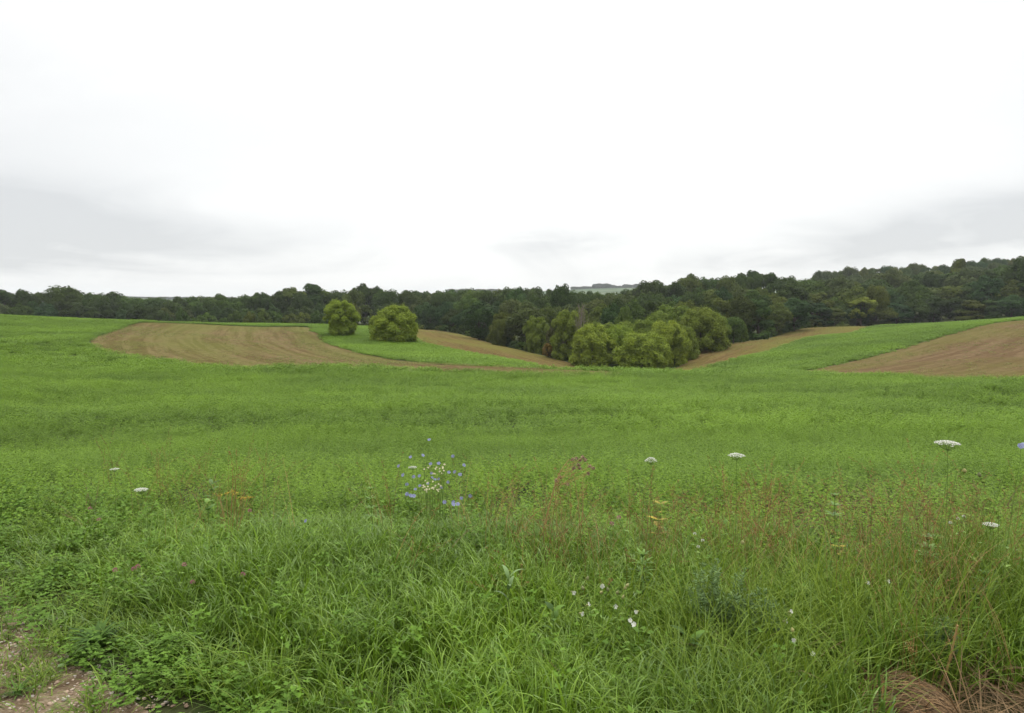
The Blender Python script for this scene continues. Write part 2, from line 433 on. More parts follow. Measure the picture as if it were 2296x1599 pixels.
# gravel track the photographer stands on
TRACK_EDGE = [(-12, 10.2), (-8, 7.6), (-6, 6.2), (-4, 4.95), (-2.95, 4.25), (-2.3, 3.55), (-1.75, 3.12), (-1.2, 2.7), (-0.5, 2.05), (0.5, 1.35), (2, 0.9), (6, 0.4), (14, -1.0)]
TRACK_OFF = (-2.2, -3.4)
def build_track():
    edge = densify(TRACK_EDGE, 0.06, closed=False)
    nw = 60; V = []
    for (x, y) in edge:
        for j in range(nw + 1):
            s = j / nw
            V.append((x + TRACK_OFF[0] * s, y + TRACK_OFF[1] * s))
    V = np.array(V); z = height(V[:, 0], V[:, 1])
    nn = rng.random(len(V)) * 0.006
    z = z + 0.006 + nn
    F = np.array([(i * (nw + 1) + j, (i + 1) * (nw + 1) + j, (i + 1) * (nw + 1) + j + 1, i * (nw + 1) + j + 1) for i in range(len(edge) - 1) for j in range(nw)])
    V3 = np.column_stack((V, z))
    a, b, c = V3[F[0, 0]], V3[F[0, 1]], V3[F[0, 2]]
    if np.cross(b - a, c - a)[2] < 0: F = F[:, ::-1]
    o = add_mesh('gravel_track', mesh_np('gravel_track', V3, np.ascontiguousarray(F), mat_gravel(), smooth=True))
    tag(o, 'pinkish gravel track running through the bottom left corner', 'track', kind='structure')
build_track()
def track_depth(x, y):
    """>0 on the track: metres inside its grassy edge"""
    x = np.asarray(x, float); y = np.asarray(y, float)
    d = seg_dist(TRACK_EDGE, x, y)
    ex = np.interp(x, [p[0] for p in TRACK_EDGE], [p[1] for p in TRACK_EDGE])
    return np.where(y < ex, d, -d)

# ------------------------------------------------------------------ trees
def unit(v): return v / (np.linalg.norm(v, axis=-1, keepdims=True) + 1e-9)

def mat_leaf(name, transl=0.25, rough=0.55, spec=0.25, hue=(1.25, 1.12, 0.85), objcol=True, base=(0.1, 0.1, 0.1), tint_attr=None, lo=0.62, hi=1.35):
    """leaf stuff: colour of the plant x small leaf to leaf variation"""
    m, N, L, out = new_mat(name)
    if objcol: src = N('ShaderNodeObjectInfo').outputs['Color']
    else:
        rg = N('ShaderNodeRGB'); rg.outputs[0].default_value = (*base, 1); src = rg.outputs[0]
    var = N('ShaderNodeAttribute', attribute_name='var').outputs['Fac']
    if tint_attr:
        ti = N('ShaderNodeAttribute', attribute_name=tint_attr, attribute_type='INSTANCER').outputs['Fac']
        var = math_node(N, L, 'ADD', math_node(N, L, 'MULTIPLY', var, 0.6), math_node(N, L, 'MULTIPLY', ti, 0.4))
    k = math_node(N, L, 'MULTIPLY_ADD', var, hi - lo, lo)
    sc_ = N('ShaderNodeVectorMath', operation='SCALE'); L(src, sc_.inputs[0]); L(k, sc_.inputs['Scale'])
    hu = N('ShaderNodeVectorMath', operation='MULTIPLY', ins={1: hue}); L(sc_.outputs[0], hu.inputs[0])
    c = mixc(N, L, var, sc_.outputs[0], hu.outputs[0])
    p = N('ShaderNodeBsdfPrincipled', ins={'Roughness': rough, 'Specular IOR Level': spec}); L(c, p.inputs['Base Color'])
    if transl > 0:
        t = N('ShaderNodeBsdfTranslucent'); L(c, t.inputs[0])
        mx = N('ShaderNodeMixShader'); mx.inputs[0].default_value = transl
        L(p.outputs[0], mx.inputs[1]); L(t.outputs[0], mx.inputs[2]); L(mx.outputs[0], out.inputs[0])
    else: L(p.outputs[0], out.inputs[0])
    return m

def mat_plain(name, c, rough=0.8, spec=0.2, noise=0.25, scale=6.0):
    m, N, L, out = new_mat(name)
    p = N('ShaderNodeBsdfPrincipled', ins={'Roughness': rough, 'Specular IOR Level': spec}); L(p.outputs[0], out.inputs[0])
    tcn = N('ShaderNodeTexCoord'); n = N('ShaderNodeTexNoise', ins={'Scale': scale, 'Detail': 4.0}); L(tcn.outputs['Object'], n.inputs['Vector'])
    L(mixc(N, L, n.outputs[0], tuple(v * (1 - noise) for v in c), tuple(min(1, v * (1 + noise)) for v in c)), p.inputs['Base Color'])
    return m

M_CROWN = mat_leaf('tree_foliage', 0.28, 0.7, 0.06, (1.18, 1.08, 0.85), lo=0.72, hi=1.26)
M_BARK = mat_plain('bark', (0.075, 0.06, 0.045), 0.9, 0.1, 0.4, 3.0)

def tube(path, rad, n=5):
    """tapered tube through path points; returns V, F(quads)"""
    path = np.asarray(path, float); rad = np.asarray(rad, float)
    k = len(path); t = unit(np.gradient(path, axis=0))
    ref = np.array([0.0, 0.0, 1.0]) if abs(t[0][2]) < 0.9 else np.array([1.0, 0.0, 0.0])
    u = unit(np.cross(t, ref)); v = np.cross(t, u)
    a = np.linspace(0, 2 * math.pi, n, endpoint=False)
    V = path[:, None, :] + rad[:, None, None] * (np.cos(a)[None, :, None] * u[:, None, :] + np.sin(a)[None, :, None] * v[:, None, :])
    F = [(i * n + j, i * n + (j + 1) % n, (i + 1) * n + (j + 1) % n, (i + 1) * n + j) for i in range(k - 1) for j in range(n)]
    return V.reshape(-1, 3), np.array(F)

class MB:
    def __init__(s): s.V, s.F, s.n, s.var = [], [], 0, []
    def add(s, V, F, var=0.5):
        s.V.append(np.asarray(V, float)); F = np.asarray(F)
        s.F += [tuple(int(i) + s.n for i in f) for f in F]
        s.var += list(np.broadcast_to(var, (len(F),))); s.n += len(V)
    def tube(s, path, rad, n=5, var=0.5): s.add(*tube(path, rad, n), var)
    def mesh(s, name, mat, smooth=False):
        return mesh_np(name, np.concatenate(s.V), s.F, mat, face_attr={'var': s.var}, smooth=smooth)
    def build(s, name, mat, parent=None, smooth=False): return add_mesh(name, s.mesh(name, mat, smooth), parent)

def leaf_quads(pos, nrm, size, g, asp=0.7, droop=0.18, along=None):
    n = len(pos)
    if along is None: along = g.normal(size=(n, 3))
    t = unit(along - (along * nrm).sum(1, keepdims=True) * nrm); b = np.cross(nrm, t)
    s = size[:, None]
    V = np.stack((pos - t * s, pos + b * s * asp - nrm * s * droop, pos + t * s, pos - b * s * asp - nrm * s * droop), 1).reshape(-1, 3)
    F = np.arange(4 * n).reshape(n, 4)
    return V, F

def rand_dirs(n, g): return unit(g.normal(size=(n, 3)))

def make_tree(seed, H=10.0, rx=4.0, z0=2.2, shape='oak', lobes=26, lr=(0.26, 0.42), n_leaf=5200, leaf=0.30, sprays=0, peak=0.22):
    """returns (crown mesh, trunk mesh); crown spans z0..H, radius rx"""
    g = np.random.default_rng(seed)
    zc = (z0 + H) / 2; rz = (H - z0) / 2
    C, Rr = [], []
    for i in range(lobes):
        d = rand_dirs(1, g)[0]
        if shape == 'dome':
            t = 0.05 + 0.84 * ((i + g.random()) / lobes) ** 1.1
            prof = max(0.0, 1 - ((t - peak) / (0.96 - peak)) ** 2) ** 0.62 if t > peak else 0.76 + 0.24 * t / peak
            q = g.uniform(0.50, 0.86) * prof; a = i * 2.399 + g.uniform(-0.5, 0.5)
            c = np.array([math.cos(a) * rx * q, math.sin(a) * rx * q, z0 + t * (H - z0)])
        elif shape == 'cone':
            hz_ = g.random() ** 0.9; w = rx * (1.0 - 0.8 * hz_) * g.uniform(0.45, 0.8); a = g.uniform(0, 6.283)
            c = np.array([math.cos(a) * w, math.sin(a) * w, z0 + hz_ * (H - z0) * 0.93])
        else:
            q = g.uniform(0.5, 0.82)
            if g.random() < 0.35: d[2] = abs(d[2])
            c = np.array([d[0] * rx * q, d[1] * rx * q, zc + d[2] * rz * q * 1.02])
        C.append(c); Rr.append(g.uniform(*lr) * min(rx, (H - z0) * 0.55) * (0.8 if c[2] > zc + 0.5 * rz else 1.0))
    C = np.array(C); Rr = np.array(Rr)
    cen = np.array([0, 0, zc if shape != 'dome' else z0 + 0.3 * (H - z0)])
    w = Rr ** 2; w /= w.sum()
    li = g.choice(lobes, size=int(n_leaf * 1.7), p=w)
    d = rand_dirs(len(li), g); d[:, 2] = np.where(g.random(len(li)) < 0.35, np.abs(d[:, 2]), d[:, 2])
    out = unit(C[li] - cen)
    keep = ((d * out).sum(1) > -0.35) & (d[:, 2] > -0.75)
    li, d, out = li[keep][:n_leaf], d[keep][:n_leaf], out[keep][:n_leaf]
    n = len(li)
    rr = Rr[li] * (0.60 + 0.58 * g.random(n) ** 0.75)
    pos = C[li] + d * rr[:, None] * np.array([1.0, 1.0, 0.92])
    nrm = unit(d * 0.75 + np.array([0, 0, 0.45]) + g.normal(size=(n, 3)) * 0.32)
    size = leaf * (0.55 + 0.8 * g.random(n))
    lobe_v = g.random(lobes)
    var = np.clip(lobe_v[li] * 0.45 + g.random(n) * 0.55, 0, 1)
    V, F = leaf_quads(pos, nrm, size, g)
    if sprays:
        # upright leafy shoots standing out of the surface
        li2 = g.choice(lobes, size=sprays, p=w); d2 = rand_dirs(sprays, g); d2[:, 2] = np.abs(d2[:, 2])
        b0 = C[li2] + d2 * Rr[li2][:, None] * 0.85
        ax = unit(d2 * 0.7 + np.array([0, 0, 0.75]) + g.normal(size=(sprays, 3)) * 0.25)
        ln = g.uniform(0.5, 1.25, sprays) * rx * 0.16
        Ps, Ns, Ss, As, Vs = [], [], [], [], []
        for j in range(7):
            f = (j + 0.5) / 7
            p_ = b0 + ax * (ln * f)[:, None] + g.normal(size=(sprays, 3)) * leaf * 0.45 * (1 - f * 0.6)
            Ps.append(p_); Ns.append(unit(g.normal(size=(sprays, 3)) + d2 * 0.8 + np.array([0, 0, 0.4]))); Ss.append(leaf * (0.95 - 0.5 * f) * g.uniform(0.6, 1.1, sprays))
            As.append(ax + g.normal(size=(sprays, 3)) * 0.5); Vs.append(np.clip(0.45 + 0.5 * g.random(sprays), 0, 1))
        V2, F2 = leaf_quads(np.concatenate(Ps), np.concatenate(Ns), np.concatenate(Ss), g, 0.55, 0.15, np.concatenate(As))
        F = np.concatenate((F, F2 + len(V))); V = np.concatenate((V, V2)); var = np.concatenate((var, np.concatenate(Vs)))
    crown = mesh_np('crown', V, F, M_CROWN, face_attr={'var': var})
    mb = MB()
    tr = 0.028 * H if shape != 'dome' else 0.018 * H
    top = z0 + (H - z0) * 0.55
    jit = g.normal(size=(6, 3)) * 0.12 * np.array([1, 1, 0]); jit[0] = 0
    path = np.column_stack((np.zeros(6), np.zeros(6), np.linspace(-0.4, top, 6))) + jit
    mb.tube(path, np.linspace(tr * 1.25, tr * 0.4, 6), 7)
    order = np.argsort(-Rr)[:min(lobes, 9)]
    for i in order:
        c = C[i]; s_z = g.uniform(0.35, 0.75) * min(c[2], top)
        s0 = np.array([0, 0, s_z]); mid = (s0 + c) / 2 + np.array([0, 0, -0.05 * H]) + g.normal(size=3) * 0.15
        mb.tube([s0, mid, c], [tr * 0.42, tr * 0.28, tr * 0.1], 5)
    return crown, mb.mesh('trunk', M_BARK, True)

PROTO = {}
for i in range(5): PROTO['oak', i] = (make_tree(100 + i, 10, 4.2 + 0.2 * (i % 3), 1.6 + 0.3 * (i % 2), 'oak', 30 + 3 * i, (0.28, 0.46), 7600, 0.27), 10, 4.5)
for i in range(4): PROTO['full', i] = (make_tree(120 + i, 10, 3.9, 0.2, 'oak', 44 + 3 * i, (0.24, 0.40), 8200, 0.25), 10, 4.1)
for i in range(3): PROTO['open', i] = (make_tree(140 + i, 10, 3.6, 2.5, 'oak', 22 + i * 2, (0.20, 0.36), 3400, 0.25), 10, 3.6)
for i in range(2): PROTO['cone', i] = (make_tree(160 + i, 10, 3.4, 1.0, 'cone', 30, (0.26, 0.42), 5200, 0.29), 10, 3.4)
for i in range(4): PROTO['dome', i] = (make_tree(180 + i, 10, 6.2, 0.0, 'dome', 76 + 5 * i, (0.16, 0.27), 22000, 0.19, 1000, 0.26 + 0.05 * i), 10, 6.7)
for i in range(2): PROTO['fine', i] = (make_tree(200 + i, 10, 4.6, 0.0, 'dome', 58, (0.16, 0.28), 17000, 0.20, 650, 0.45), 10, 5.0)
for i in range(3): PROTO['bush', i] = (make_tree(220 + i, 4, 2.6, 0.0, 'dome', 20, (0.26, 0.42), 3000, 0.22, 60), 4, 2.8)

tg = np.random.default_rng(11)
GREENS = {'dark': (0.040, 0.070, 0.015), 'blue': (0.035, 0.074, 0.021), 'mid': (0.054, 0.096, 0.017), 'moss': (0.074, 0.100, 0.018), 'grey': (0.064, 0.090, 0.028),
          'olive': (0.130, 0.182, 0.030), 'lime': (0.185, 0.254, 0.036), 'gold': (0.155, 0.160, 0.034), 'bright': (0.085, 0.135, 0.025), 'rust': (0.17, 0.115, 0.03), 'brown': (0.085, 0.085, 0.032)}
def tree(px, top, Y, wpx, kind, colr, name, label, cat='tree', group=None, base=None, vary=0.12, idx=None):
    x, y, zt = at(px, top, Y); zb = hz(x, y) if base is None else at(px, base, Y)[2]
    ids = [k[1] for k in PROTO if k[0] == kind]
    i = ids[int(tg.integers(len(ids)))] if idx is None else idx
    (crown, trunk), H, rx = PROTO[kind, i]
    h = max(zt - zb, 1.2); w = wpx / FPX * Y / 2
    sz = h / (H * 1.02); sx = w / rx
    e = empty(name, (x, y, zb - 0.05), float(tg.uniform(0, 6.283)), (sx, sx * float(tg.uniform(0.85, 1.15)), sz))
    tag(e, label, cat, group)
    c = add_mesh('crown', crown, e); k = GREENS[colr] if isinstance(colr, str) else colr
    f = 1 + tg.normal() * vary; hue = tg.normal() * 0.05
    c.color = (k[0] * f * (1 + hue), k[1] * f, k[2] * f * (1 - hue), 1)
    add_mesh('trunk', trunk, e)
    return e

# the two lone round bushes on the green strip
tree(764, 667, 105, 86, 'fine', 'lime', 'lone_bush', 'lone upright yellow-green bush at the corner of the curved tilled strip', 'bush', base=753, idx=0, vary=0)
tree(885, 680, 98, 122, 'dome', 'lime', 'lone_bush', 'lone broad round yellow-green bush, the wider of the two on the green strip', 'bush', base=768, idx=1, vary=0)
# the yellow-green thicket at the point of the wood
TG = None
tree(1440, 739, 104, 142, 'dome', 'lime', 'bushy_tree', 'bright yellow-green bushy tree, nearest dome at the point of the wood', base=832, idx=2, vary=0)
tree(1328, 722, 108, 134, 'dome', 'lime', 'bushy_tree', 'yellow-green bushy tree at the left front of the thicket beside the brown strip', base=828, idx=0, vary=0)
tree(1494, 714, 109, 120, 'dome', 'lime', 'bushy_tree', 'yellow-green bushy tree at the right flank of the nearest dome', base=829, idx=3, vary=0)
tree(1446, 713, 117, 120, 'dome', 'olive', 'bushy_tree', 'yellow-green bushy tree rising directly behind the nearest dome', idx=1, vary=0)
tree(1384, 724, 111, 104, 'dome', 'lime', 'bushy_tree', 'yellow-green bushy tree filling the notch between the two front domes of the thicket', idx=3, vary=0)
tree(1415, 714, 121, 124, 'dome', 'olive', 'bushy_tree', 'duller yellow-green bushy tree in the middle back of the thicket', idx=2, vary=0)
tree(1352, 716, 119, 96, 'fine', 'olive', 'bushy_tree', 'olive tree showing above the left front dome of the thicket', idx=1, vary=0)
tree(1475, 697, 126, 112, 'dome', 'olive', 'bushy_tree', 'olive bushy tree in the back row, left of the large right olive tree', idx=0, vary=0)
tree(1602, 696, 126, 78, 'fine', 'olive', 'bushy_tree', 'narrow olive tree at the very right end of the thicket', idx=0, vary=0)
tree(1528, 726, 114, 92, 'dome', 'olive', 'bushy_tree', 'low olive bushy tree at the right foot of the thicket', base=822, idx=1, vary=0)
tree(1572, 686, 122, 134, 'dome', 'olive', 'bushy_tree', 'large olive bushy tree at the right end of the thicket above the right brown strip', base=792, idx=0, vary=0)
tree(1512, 677, 131, 134, 'fine', 'olive', 'bushy_tree', 'olive tree with upright shoots behind the large right olive tree', idx=1, vary=0)
tree(1272, 688, 118, 92, 'fine', 'olive', 'bushy_tree', 'tall olive tree left of the thicket with a yellowish top', base=808, idx=0, vary=0)
tree(1203, 703, 128, 66, 'fine', 'olive', 'bushy_tree', 'narrow olive tree standing left of the orange-leaved shrub', base=792, idx=1, vary=0)
tree(1124, 713, 140, 66, 'dome', 'moss', 'bushy_tree', 'small leaning yellow-green tree on the left wood edge above the brown strip', base=777, idx=3, vary=0)
tree(1128, 697, 150, 70, 'fine', 'moss', 'bushy_tree', 'dull olive tree behind the small leaning tree on the left wood edge', idx=0, vary=0)
tree(1073, 674, 156, 82, 'full', 'blue', 'broadleaf_tree', 'dense dark bluish-green rounded tree at the left wood edge', base=764, idx=2, vary=0)
tree(1180, 671, 138, 90, 'full', 'grey', 'broadleaf_tree', 'tall muted grey-green tree behind the narrow olive tree', idx=3, vary=0)
tree(1262, 636, 182, 54, 'oak', 'dark', 'broadleaf_tree', 'dark round-topped tree breaking the skyline just left of the far hill', idx=1, vary=0)
tree(1228, 768, 119, 26, 'bush', 'rust', 'orange_shrub', 'small orange-leaved shrub at the foot of the wood', 'shrub', base=797, vary=0)
tree(1236, 735, 121, 34, 'bush', 'brown', 'twiggy_shrub', 'brownish thin-leaved shrub above the orange shrub', 'shrub', vary=0)
tree(1372, 680, 142, 58, 'oak', 'blue', 'broadleaf_tree', 'bluish-green tree filling the gap behind the thicket', idx=0, vary=0)
tree(1402, 684, 136, 46, 'oak', 'bright', 'broadleaf_tree', 'fresh bright-green small tree above the thicket', idx=3, vary=0)
tree(1645, 708, 134, 50, 'oak', 'mid', 'broadleaf_tree', 'small fresh green tree just right of the olive thicket', base=769, idx=4, vary=0)
tree(1667, 722, 137, 26, 'bush', 'bright', 'edge_bush', 'bright green bush at the wood edge beside the small fresh green tree', 'bush', base=767, vary=0)
tree(1930, 662, 196, 66, 'open', 'olive', 'broadleaf_tree', 'leaning yellowish tree hanging out of the dark right wood', idx=0, vary=0)
tree(1966, 636, 200, 54, 'oak', 'moss', 'broadleaf_tree', 'olive tree above and right of the leaning yellowish tree', idx=2, vary=0)
tree(2151, 579, 262, 60, 'cone', 'moss', 'broadleaf_tree', 'pointed olive-topped tree poking above the far right ridge', idx=0, vary=0)
tree(2296, 574, 215, 74, 'oak', 'dark', 'broadleaf_tree', 'tall dark tree cut by the right edge of the photo', idx=1, vary=0)

# skyline of the left wood, read off the photograph (centre, top, width, kind, colour, own label)
SKY = [(-40, 650, 60, 'oak', 'dark', 0), (-8, 655, 50, 'oak', 'dark', 0), (22, 644, 58, 'open', 'dark', 'lacy dark tree with sky showing through, left end of the wood'), (52, 648, 40, 'oak', 'dark', 0),
       (97, 645, 52, 'open', 'dark', 'open-crowned dark tree between the left end and the tallest left tree'), (136, 637, 56, 'oak', 'dark', 'tallest ragged dark tree in the left wood near the left edge'), (166, 650, 44, 'oak', 'dark', 0),
       (197, 655, 40, 'oak', 'mid', 'greener small-topped tree just right of the tallest left tree'), (225, 661, 36, 'oak', 'dark', 0), (247, 653, 56, 'oak', 'dark', 'broad round-topped dark tree above the green crest at left'), (272, 661, 40, 'oak', 'mid', 0),
       (302, 664, 50, 'oak', 'mid', 0), (330, 665, 50, 'oak', 'mid', 0), (358, 664, 58, 'oak', 'dark', 0), (392, 665, 52, 'oak', 'dark', 0), (425, 664, 52, 'oak', 'mid', 0), (456, 662, 62, 'oak', 'dark', 0),
       (486, 659, 50, 'oak', 'mid', 0), (509, 656, 42, 'open', 'dark', 0), (531, 656, 36, 'open', 'dark', 0), (564, 650, 40, 'open', 'dark', 'thin ragged tree against the sky, middle of the left wood'), (591, 648, 30, 'open', 'dark', 0), (578, 658, 44, 'oak', 'dark', 0), (544, 660, 44, 'oak', 'mid', 0), (634, 658, 44, 'oak', 'dark', 0),
       (616, 646, 36, 'open', 'dark', 'feathery tree against the sky left of the tall lacy tree'), (651, 637, 52, 'open', 'moss', 'tall lacy tree with bright sky holes above the curved tilled strip'), (676, 656, 40, 'oak', 'dark', 0),
       (700, 638, 64, 'cone', 'blue', 'dense conical dark green tree left of the upright lone bush'), (731, 646, 48, 'oak', 'mid', 0), (762, 648, 50, 'oak', 'dark', 0), (790, 646, 42, 'oak', 'moss', 0),
       (818, 636, 56, 'oak', 'dark', 'broad dark tree at the highest point behind the two lone bushes'), (844, 642, 46, 'oak', 'dark', 0), (870, 646, 50, 'oak', 'dark', 0), (897, 645, 44, 'open', 'dark', 0),
       (920, 651, 46, 'oak', 'dark', 0), (947, 642, 42, 'open', 'dark', 'pointed open tree on the skyline right of the round lone bush'), (972, 650, 42, 'open', 'grey', 0), (992, 648, 44, 'oak', 'dark', 0), (1018, 649, 48, 'oak', 'mid', 0),
       (1043, 644, 46, 'oak', 'dark', 0), (1068, 647, 50, 'oak', 'mid', 0), (1090, 648, 50, 'oak', 'dark', 0), (1114, 648, 44, 'oak', 'moss', 0), (1137, 643, 44, 'oak', 'mid', 0)]
GL = 'trees of the left wood skyline'
for px, top, w, kind, c, lab in SKY:
    Y = 238 + tg.uniform(-8, 14)
    tree(px, top, Y, w * 1.35, kind, c, 'broadleaf_tree', lab or 'plain green tree in the unbroken skyline row of the left wood', group=GL)
def fill(pxs, Yf, topf, w, kinds, cols, label, group, name='broadleaf_tree', cat='tree', jt=4.0, jy=6.0, base=None):
    for px in pxs:
        p = px + tg.uniform(-7, 7)
        tree(p, topf(p) + tg.normal() * jt, Yf(p) + tg.uniform(-jy, jy), w * tg.uniform(0.85, 1.25), kinds[int(tg.integers(len(kinds)))], cols[int(tg.integers(len(cols)))], name, label, cat, group)
ip = lambda xs, ys: (lambda p: float(np.interp(p, xs, ys)))
dk = ['dark', 'dark', 'mid', 'blue', 'grey', 'moss']
fill(np.arange(-30, 1010, 34), ip([-30, 700, 1010], [214, 214, 216]), ip([-30, 250, 400, 1010], [676, 682, 690, 680]), 52, ['full', 'full', 'cone'], dk,
     'lower dark green tree in the front row of the left wood', 'front row of the left wood')
fill(np.arange(380, 720, 30), lambda p: 200, lambda p: 700, 44, ['bush'], ['mid', 'mid', 'dark', 'moss'], 'low bush at the foot of the left wood behind the tilled strip', 'bushes at the foot of the left wood', 'edge_bush', 'bush', 5, 4)
# left edge of the valley wood
fill([962, 990, 1015, 1040], ip([940, 1040], [212, 178]), ip([940, 1040], [676, 690]), 56, ['full', 'cone'], ['dark', 'blue', 'mid'], 'dark tree at the wood edge right of the round lone bush', 'dark trees at the left wood edge')
fill(np.arange(985, 1200, 32), ip([985, 1200], [232, 165]), ip([985, 1200], [664, 668]), 58, ['full', 'oak'], dk, 'dark green tree in the second row of the valley wood, left of the thicket', 'second row of the valley wood')
# valley wood behind the thicket
fill(np.arange(1225, 1700, 40), lambda p: 152, ip([1225, 1450, 1600, 1700], [684, 672, 664, 668]), 66, ['full', 'oak'], ['dark', 'mid', 'grey', 'moss'], 'dark green tree directly behind the yellow-green thicket', 'valley wood behind the thicket')
fill(np.arange(1195, 1700, 36), lambda p: 188, ip([1195, 1300, 1450, 1700], [660, 664, 652, 640]), 58, ['oak'], dk, 'dark green tree in the middle rows of the valley wood', 'middle rows of the valley wood')
SKY2 = [(1160, 643, 44, 'oak', 'mid'), (1184, 645, 40, 'oak', 'dark'), (1203, 642, 42, 'oak', 'dark'), (1240, 640, 44, 'open', 'dark'), (1295, 649, 48, 'oak', 'mid'), (1318, 653, 44, 'oak', 'dark'), (1345, 652, 46, 'oak', 'mid'),
        (1373, 646, 40, 'open', 'dark'), (1404, 648, 56, 'oak', 'mid'), (1444, 629, 56, 'oak', 'dark'), (1468, 627, 44, 'oak', 'dark'), (1497, 626, 46, 'open', 'dark'), (1520, 625, 42, 'open', 'dark'), (1552, 614, 58, 'oak', 'moss'),
        (1582, 621, 50, 'oak', 'mid'), (1606, 622, 44, 'oak', 'mid'), (1630, 617, 52, 'oak', 'moss'), (1660, 613, 52, 'oak', 'mid'), (1688, 608, 42, 'cone', 'dark'), (1713, 600, 46, 'open', 'dark'), (1742, 608, 46, 'open', 'dark'), (1772, 618, 50, 'oak', 'mid'), (1804, 622, 50, 'oak', 'mid')]
L2 = {1444: 'broad dark crown at the right shoulder of the far hill', 1552: 'olive round-topped tree on the skyline above the thicket', 1713: 'ragged dark tree, highest on the skyline between thicket and right ridge', 1373: 'small dark ragged crown standing before the far hill', 1688: 'pointed dark tree left of the ragged highest skyline tree'}
for px, top, w, kind, c in SKY2:
    tree(px, top, float(np.interp(px, [1160, 1400, 1800], [230, 235, 240])) + tg.uniform(-8, 8), w * 1.35, kind, c, 'broadleaf_tree', L2.get(px, 'plain green tree in the skyline row of the valley wood'), group='trees of the valley wood skyline')
# right wood
er = ip([1678, 1783, 1814, 1934, 2018, 2295, 2500], [148, 175, 183, 203, 211, 205, 195])
fill(np.arange(1700, 2470, 44), er, ip([1695, 1800, 1934, 2100, 2470], [680, 672, 672, 664, 652]), 72, ['full', 'full', 'cone'], ['dark', 'dark', 'blue', 'mid', 'moss'], 'dark tree in the front row of the right wood', 'front row of the right wood', jt=9)
fill(np.arange(1690, 2470, 44), lambda p: er(p) + 14, ip([1690, 1800, 1950, 2200, 2470], [642, 644, 648, 626, 618]), 80, ['full', 'full', 'open'], ['dark', 'dark', 'mid', 'moss', 'grey', 'blue'], 'taller tree in the second row of the right wood', 'second row of the right wood', jt=9)
fill(np.arange(1830, 2470, 42), lambda p: er(p) + 40, ip([1830, 1960, 2150, 2470], [624, 618, 602, 590]), 76, ['full', 'oak', 'open'], ['dark', 'mid', 'moss', 'grey'], 'tree in the top row of the right wood below the ridge', 'top row of the right wood', jt=5)
RIDGE = [(1849, 608), (1894, 602), (1925, 599), (1966, 597), (1990, 600), (2032, 594), (2070, 593), (2108, 594), (2151, 588), (2209, 580), (2277, 578), (2330, 574), (2480, 570)]
fill(np.arange(1835, 2480, 19), lambda p: 392, ip([a for a, _ in RIDGE], [b for _, b in RIDGE]), 34, ['oak', 'oak', 'open'], ['mid', 'grey', 'moss', 'blue'], 'hazy tree along the crest of the far right ridge', 'trees on the far right ridge', jt=2.2)
fill(np.arange(1850, 2480, 24), lambda p: 350, lambda p: ip([a for a, _ in RIDGE], [b for _, b in RIDGE])(p) + 16, 38, ['oak'], ['mid', 'grey', 'moss'], 'hazy tree on the slope of the far right ridge', 'trees on the slope of the far right ridge', jt=3)
# undergrowth along the wood edges
for pts, lab, grp in ((B2_edge, 'low dark bush along the left brown strip at the wood foot', 'bushes along the left wood edge'), (B3_edge, 'low dark bush along the right brown strip at the wood foot', 'bushes along the right wood edge')):
    xs = [p[0] for p in pts]; o = np.argsort(xs); f = ip(np.array(xs)[o], np.array([p[2] for p in pts])[o]); fr = ip(np.array(xs)[o], np.array([p[1] for p in pts])[o])
    for px in np.arange(min(xs) + 6, max(xs), 17):
        tree(px + tg.uniform(-5, 5), fr(px) - tg.uniform(12, 26), f(px) + 3.5, tg.uniform(24, 36), 'bush', ['dark', 'mid', 'moss', 'mid'][int(tg.integers(4))], 'edge_bush', lab, 'bush', grp)
# a bare dead tree among the leaves
def dead_tree(px, top, Y):
    x, y, zt = at(px, top, Y); zb = hz(x, y); h = zt - zb; g = np.random.default_rng(5)
    e = empty('dead_tree', (x, y, zb)); tag(e, 'bare grey dead tree standing between the tall olive tree and the thicket', 'tree')
    mb = MB(); mb.tube([(0, 0, -.3), (0.1, 0, h * .4), (0.0, .1, h * .75), (0.15, 0, h * 0.98)], [.16, .12, .07, .02], 6)
    tw = MB()
    for i in range(46):
        z = g.uniform(.35, .95) * h; a = g.uniform(0, 6.28); l = g.uniform(.6, 2.0) * (1.25 - z / h)
        p0 = np.array([.05, 0, z]); p1 = p0 + np.array([math.cos(a), math.sin(a), .8]) * l * .5; p2 = p0 + np.array([math.cos(a) * .9, math.sin(a) * .9, 1.9]) * l
        tw.tube([p0, p1, p2], [.045, .03, .012], 4)
        for _ in range(3):
            q = p1 + (p2 - p1) * g.random(); tw.tube([q, q + g.normal(size=3) * .35 + np.array([0, 0, .4])], [.02, .008], 3)
    mt = mat_plain('dead_wood', (0.20, 0.17, 0.14), .9)
    mb.build('trunk', mt, e); tw.build('branches', mt, e)
dead_tree(1302, 686, 114)
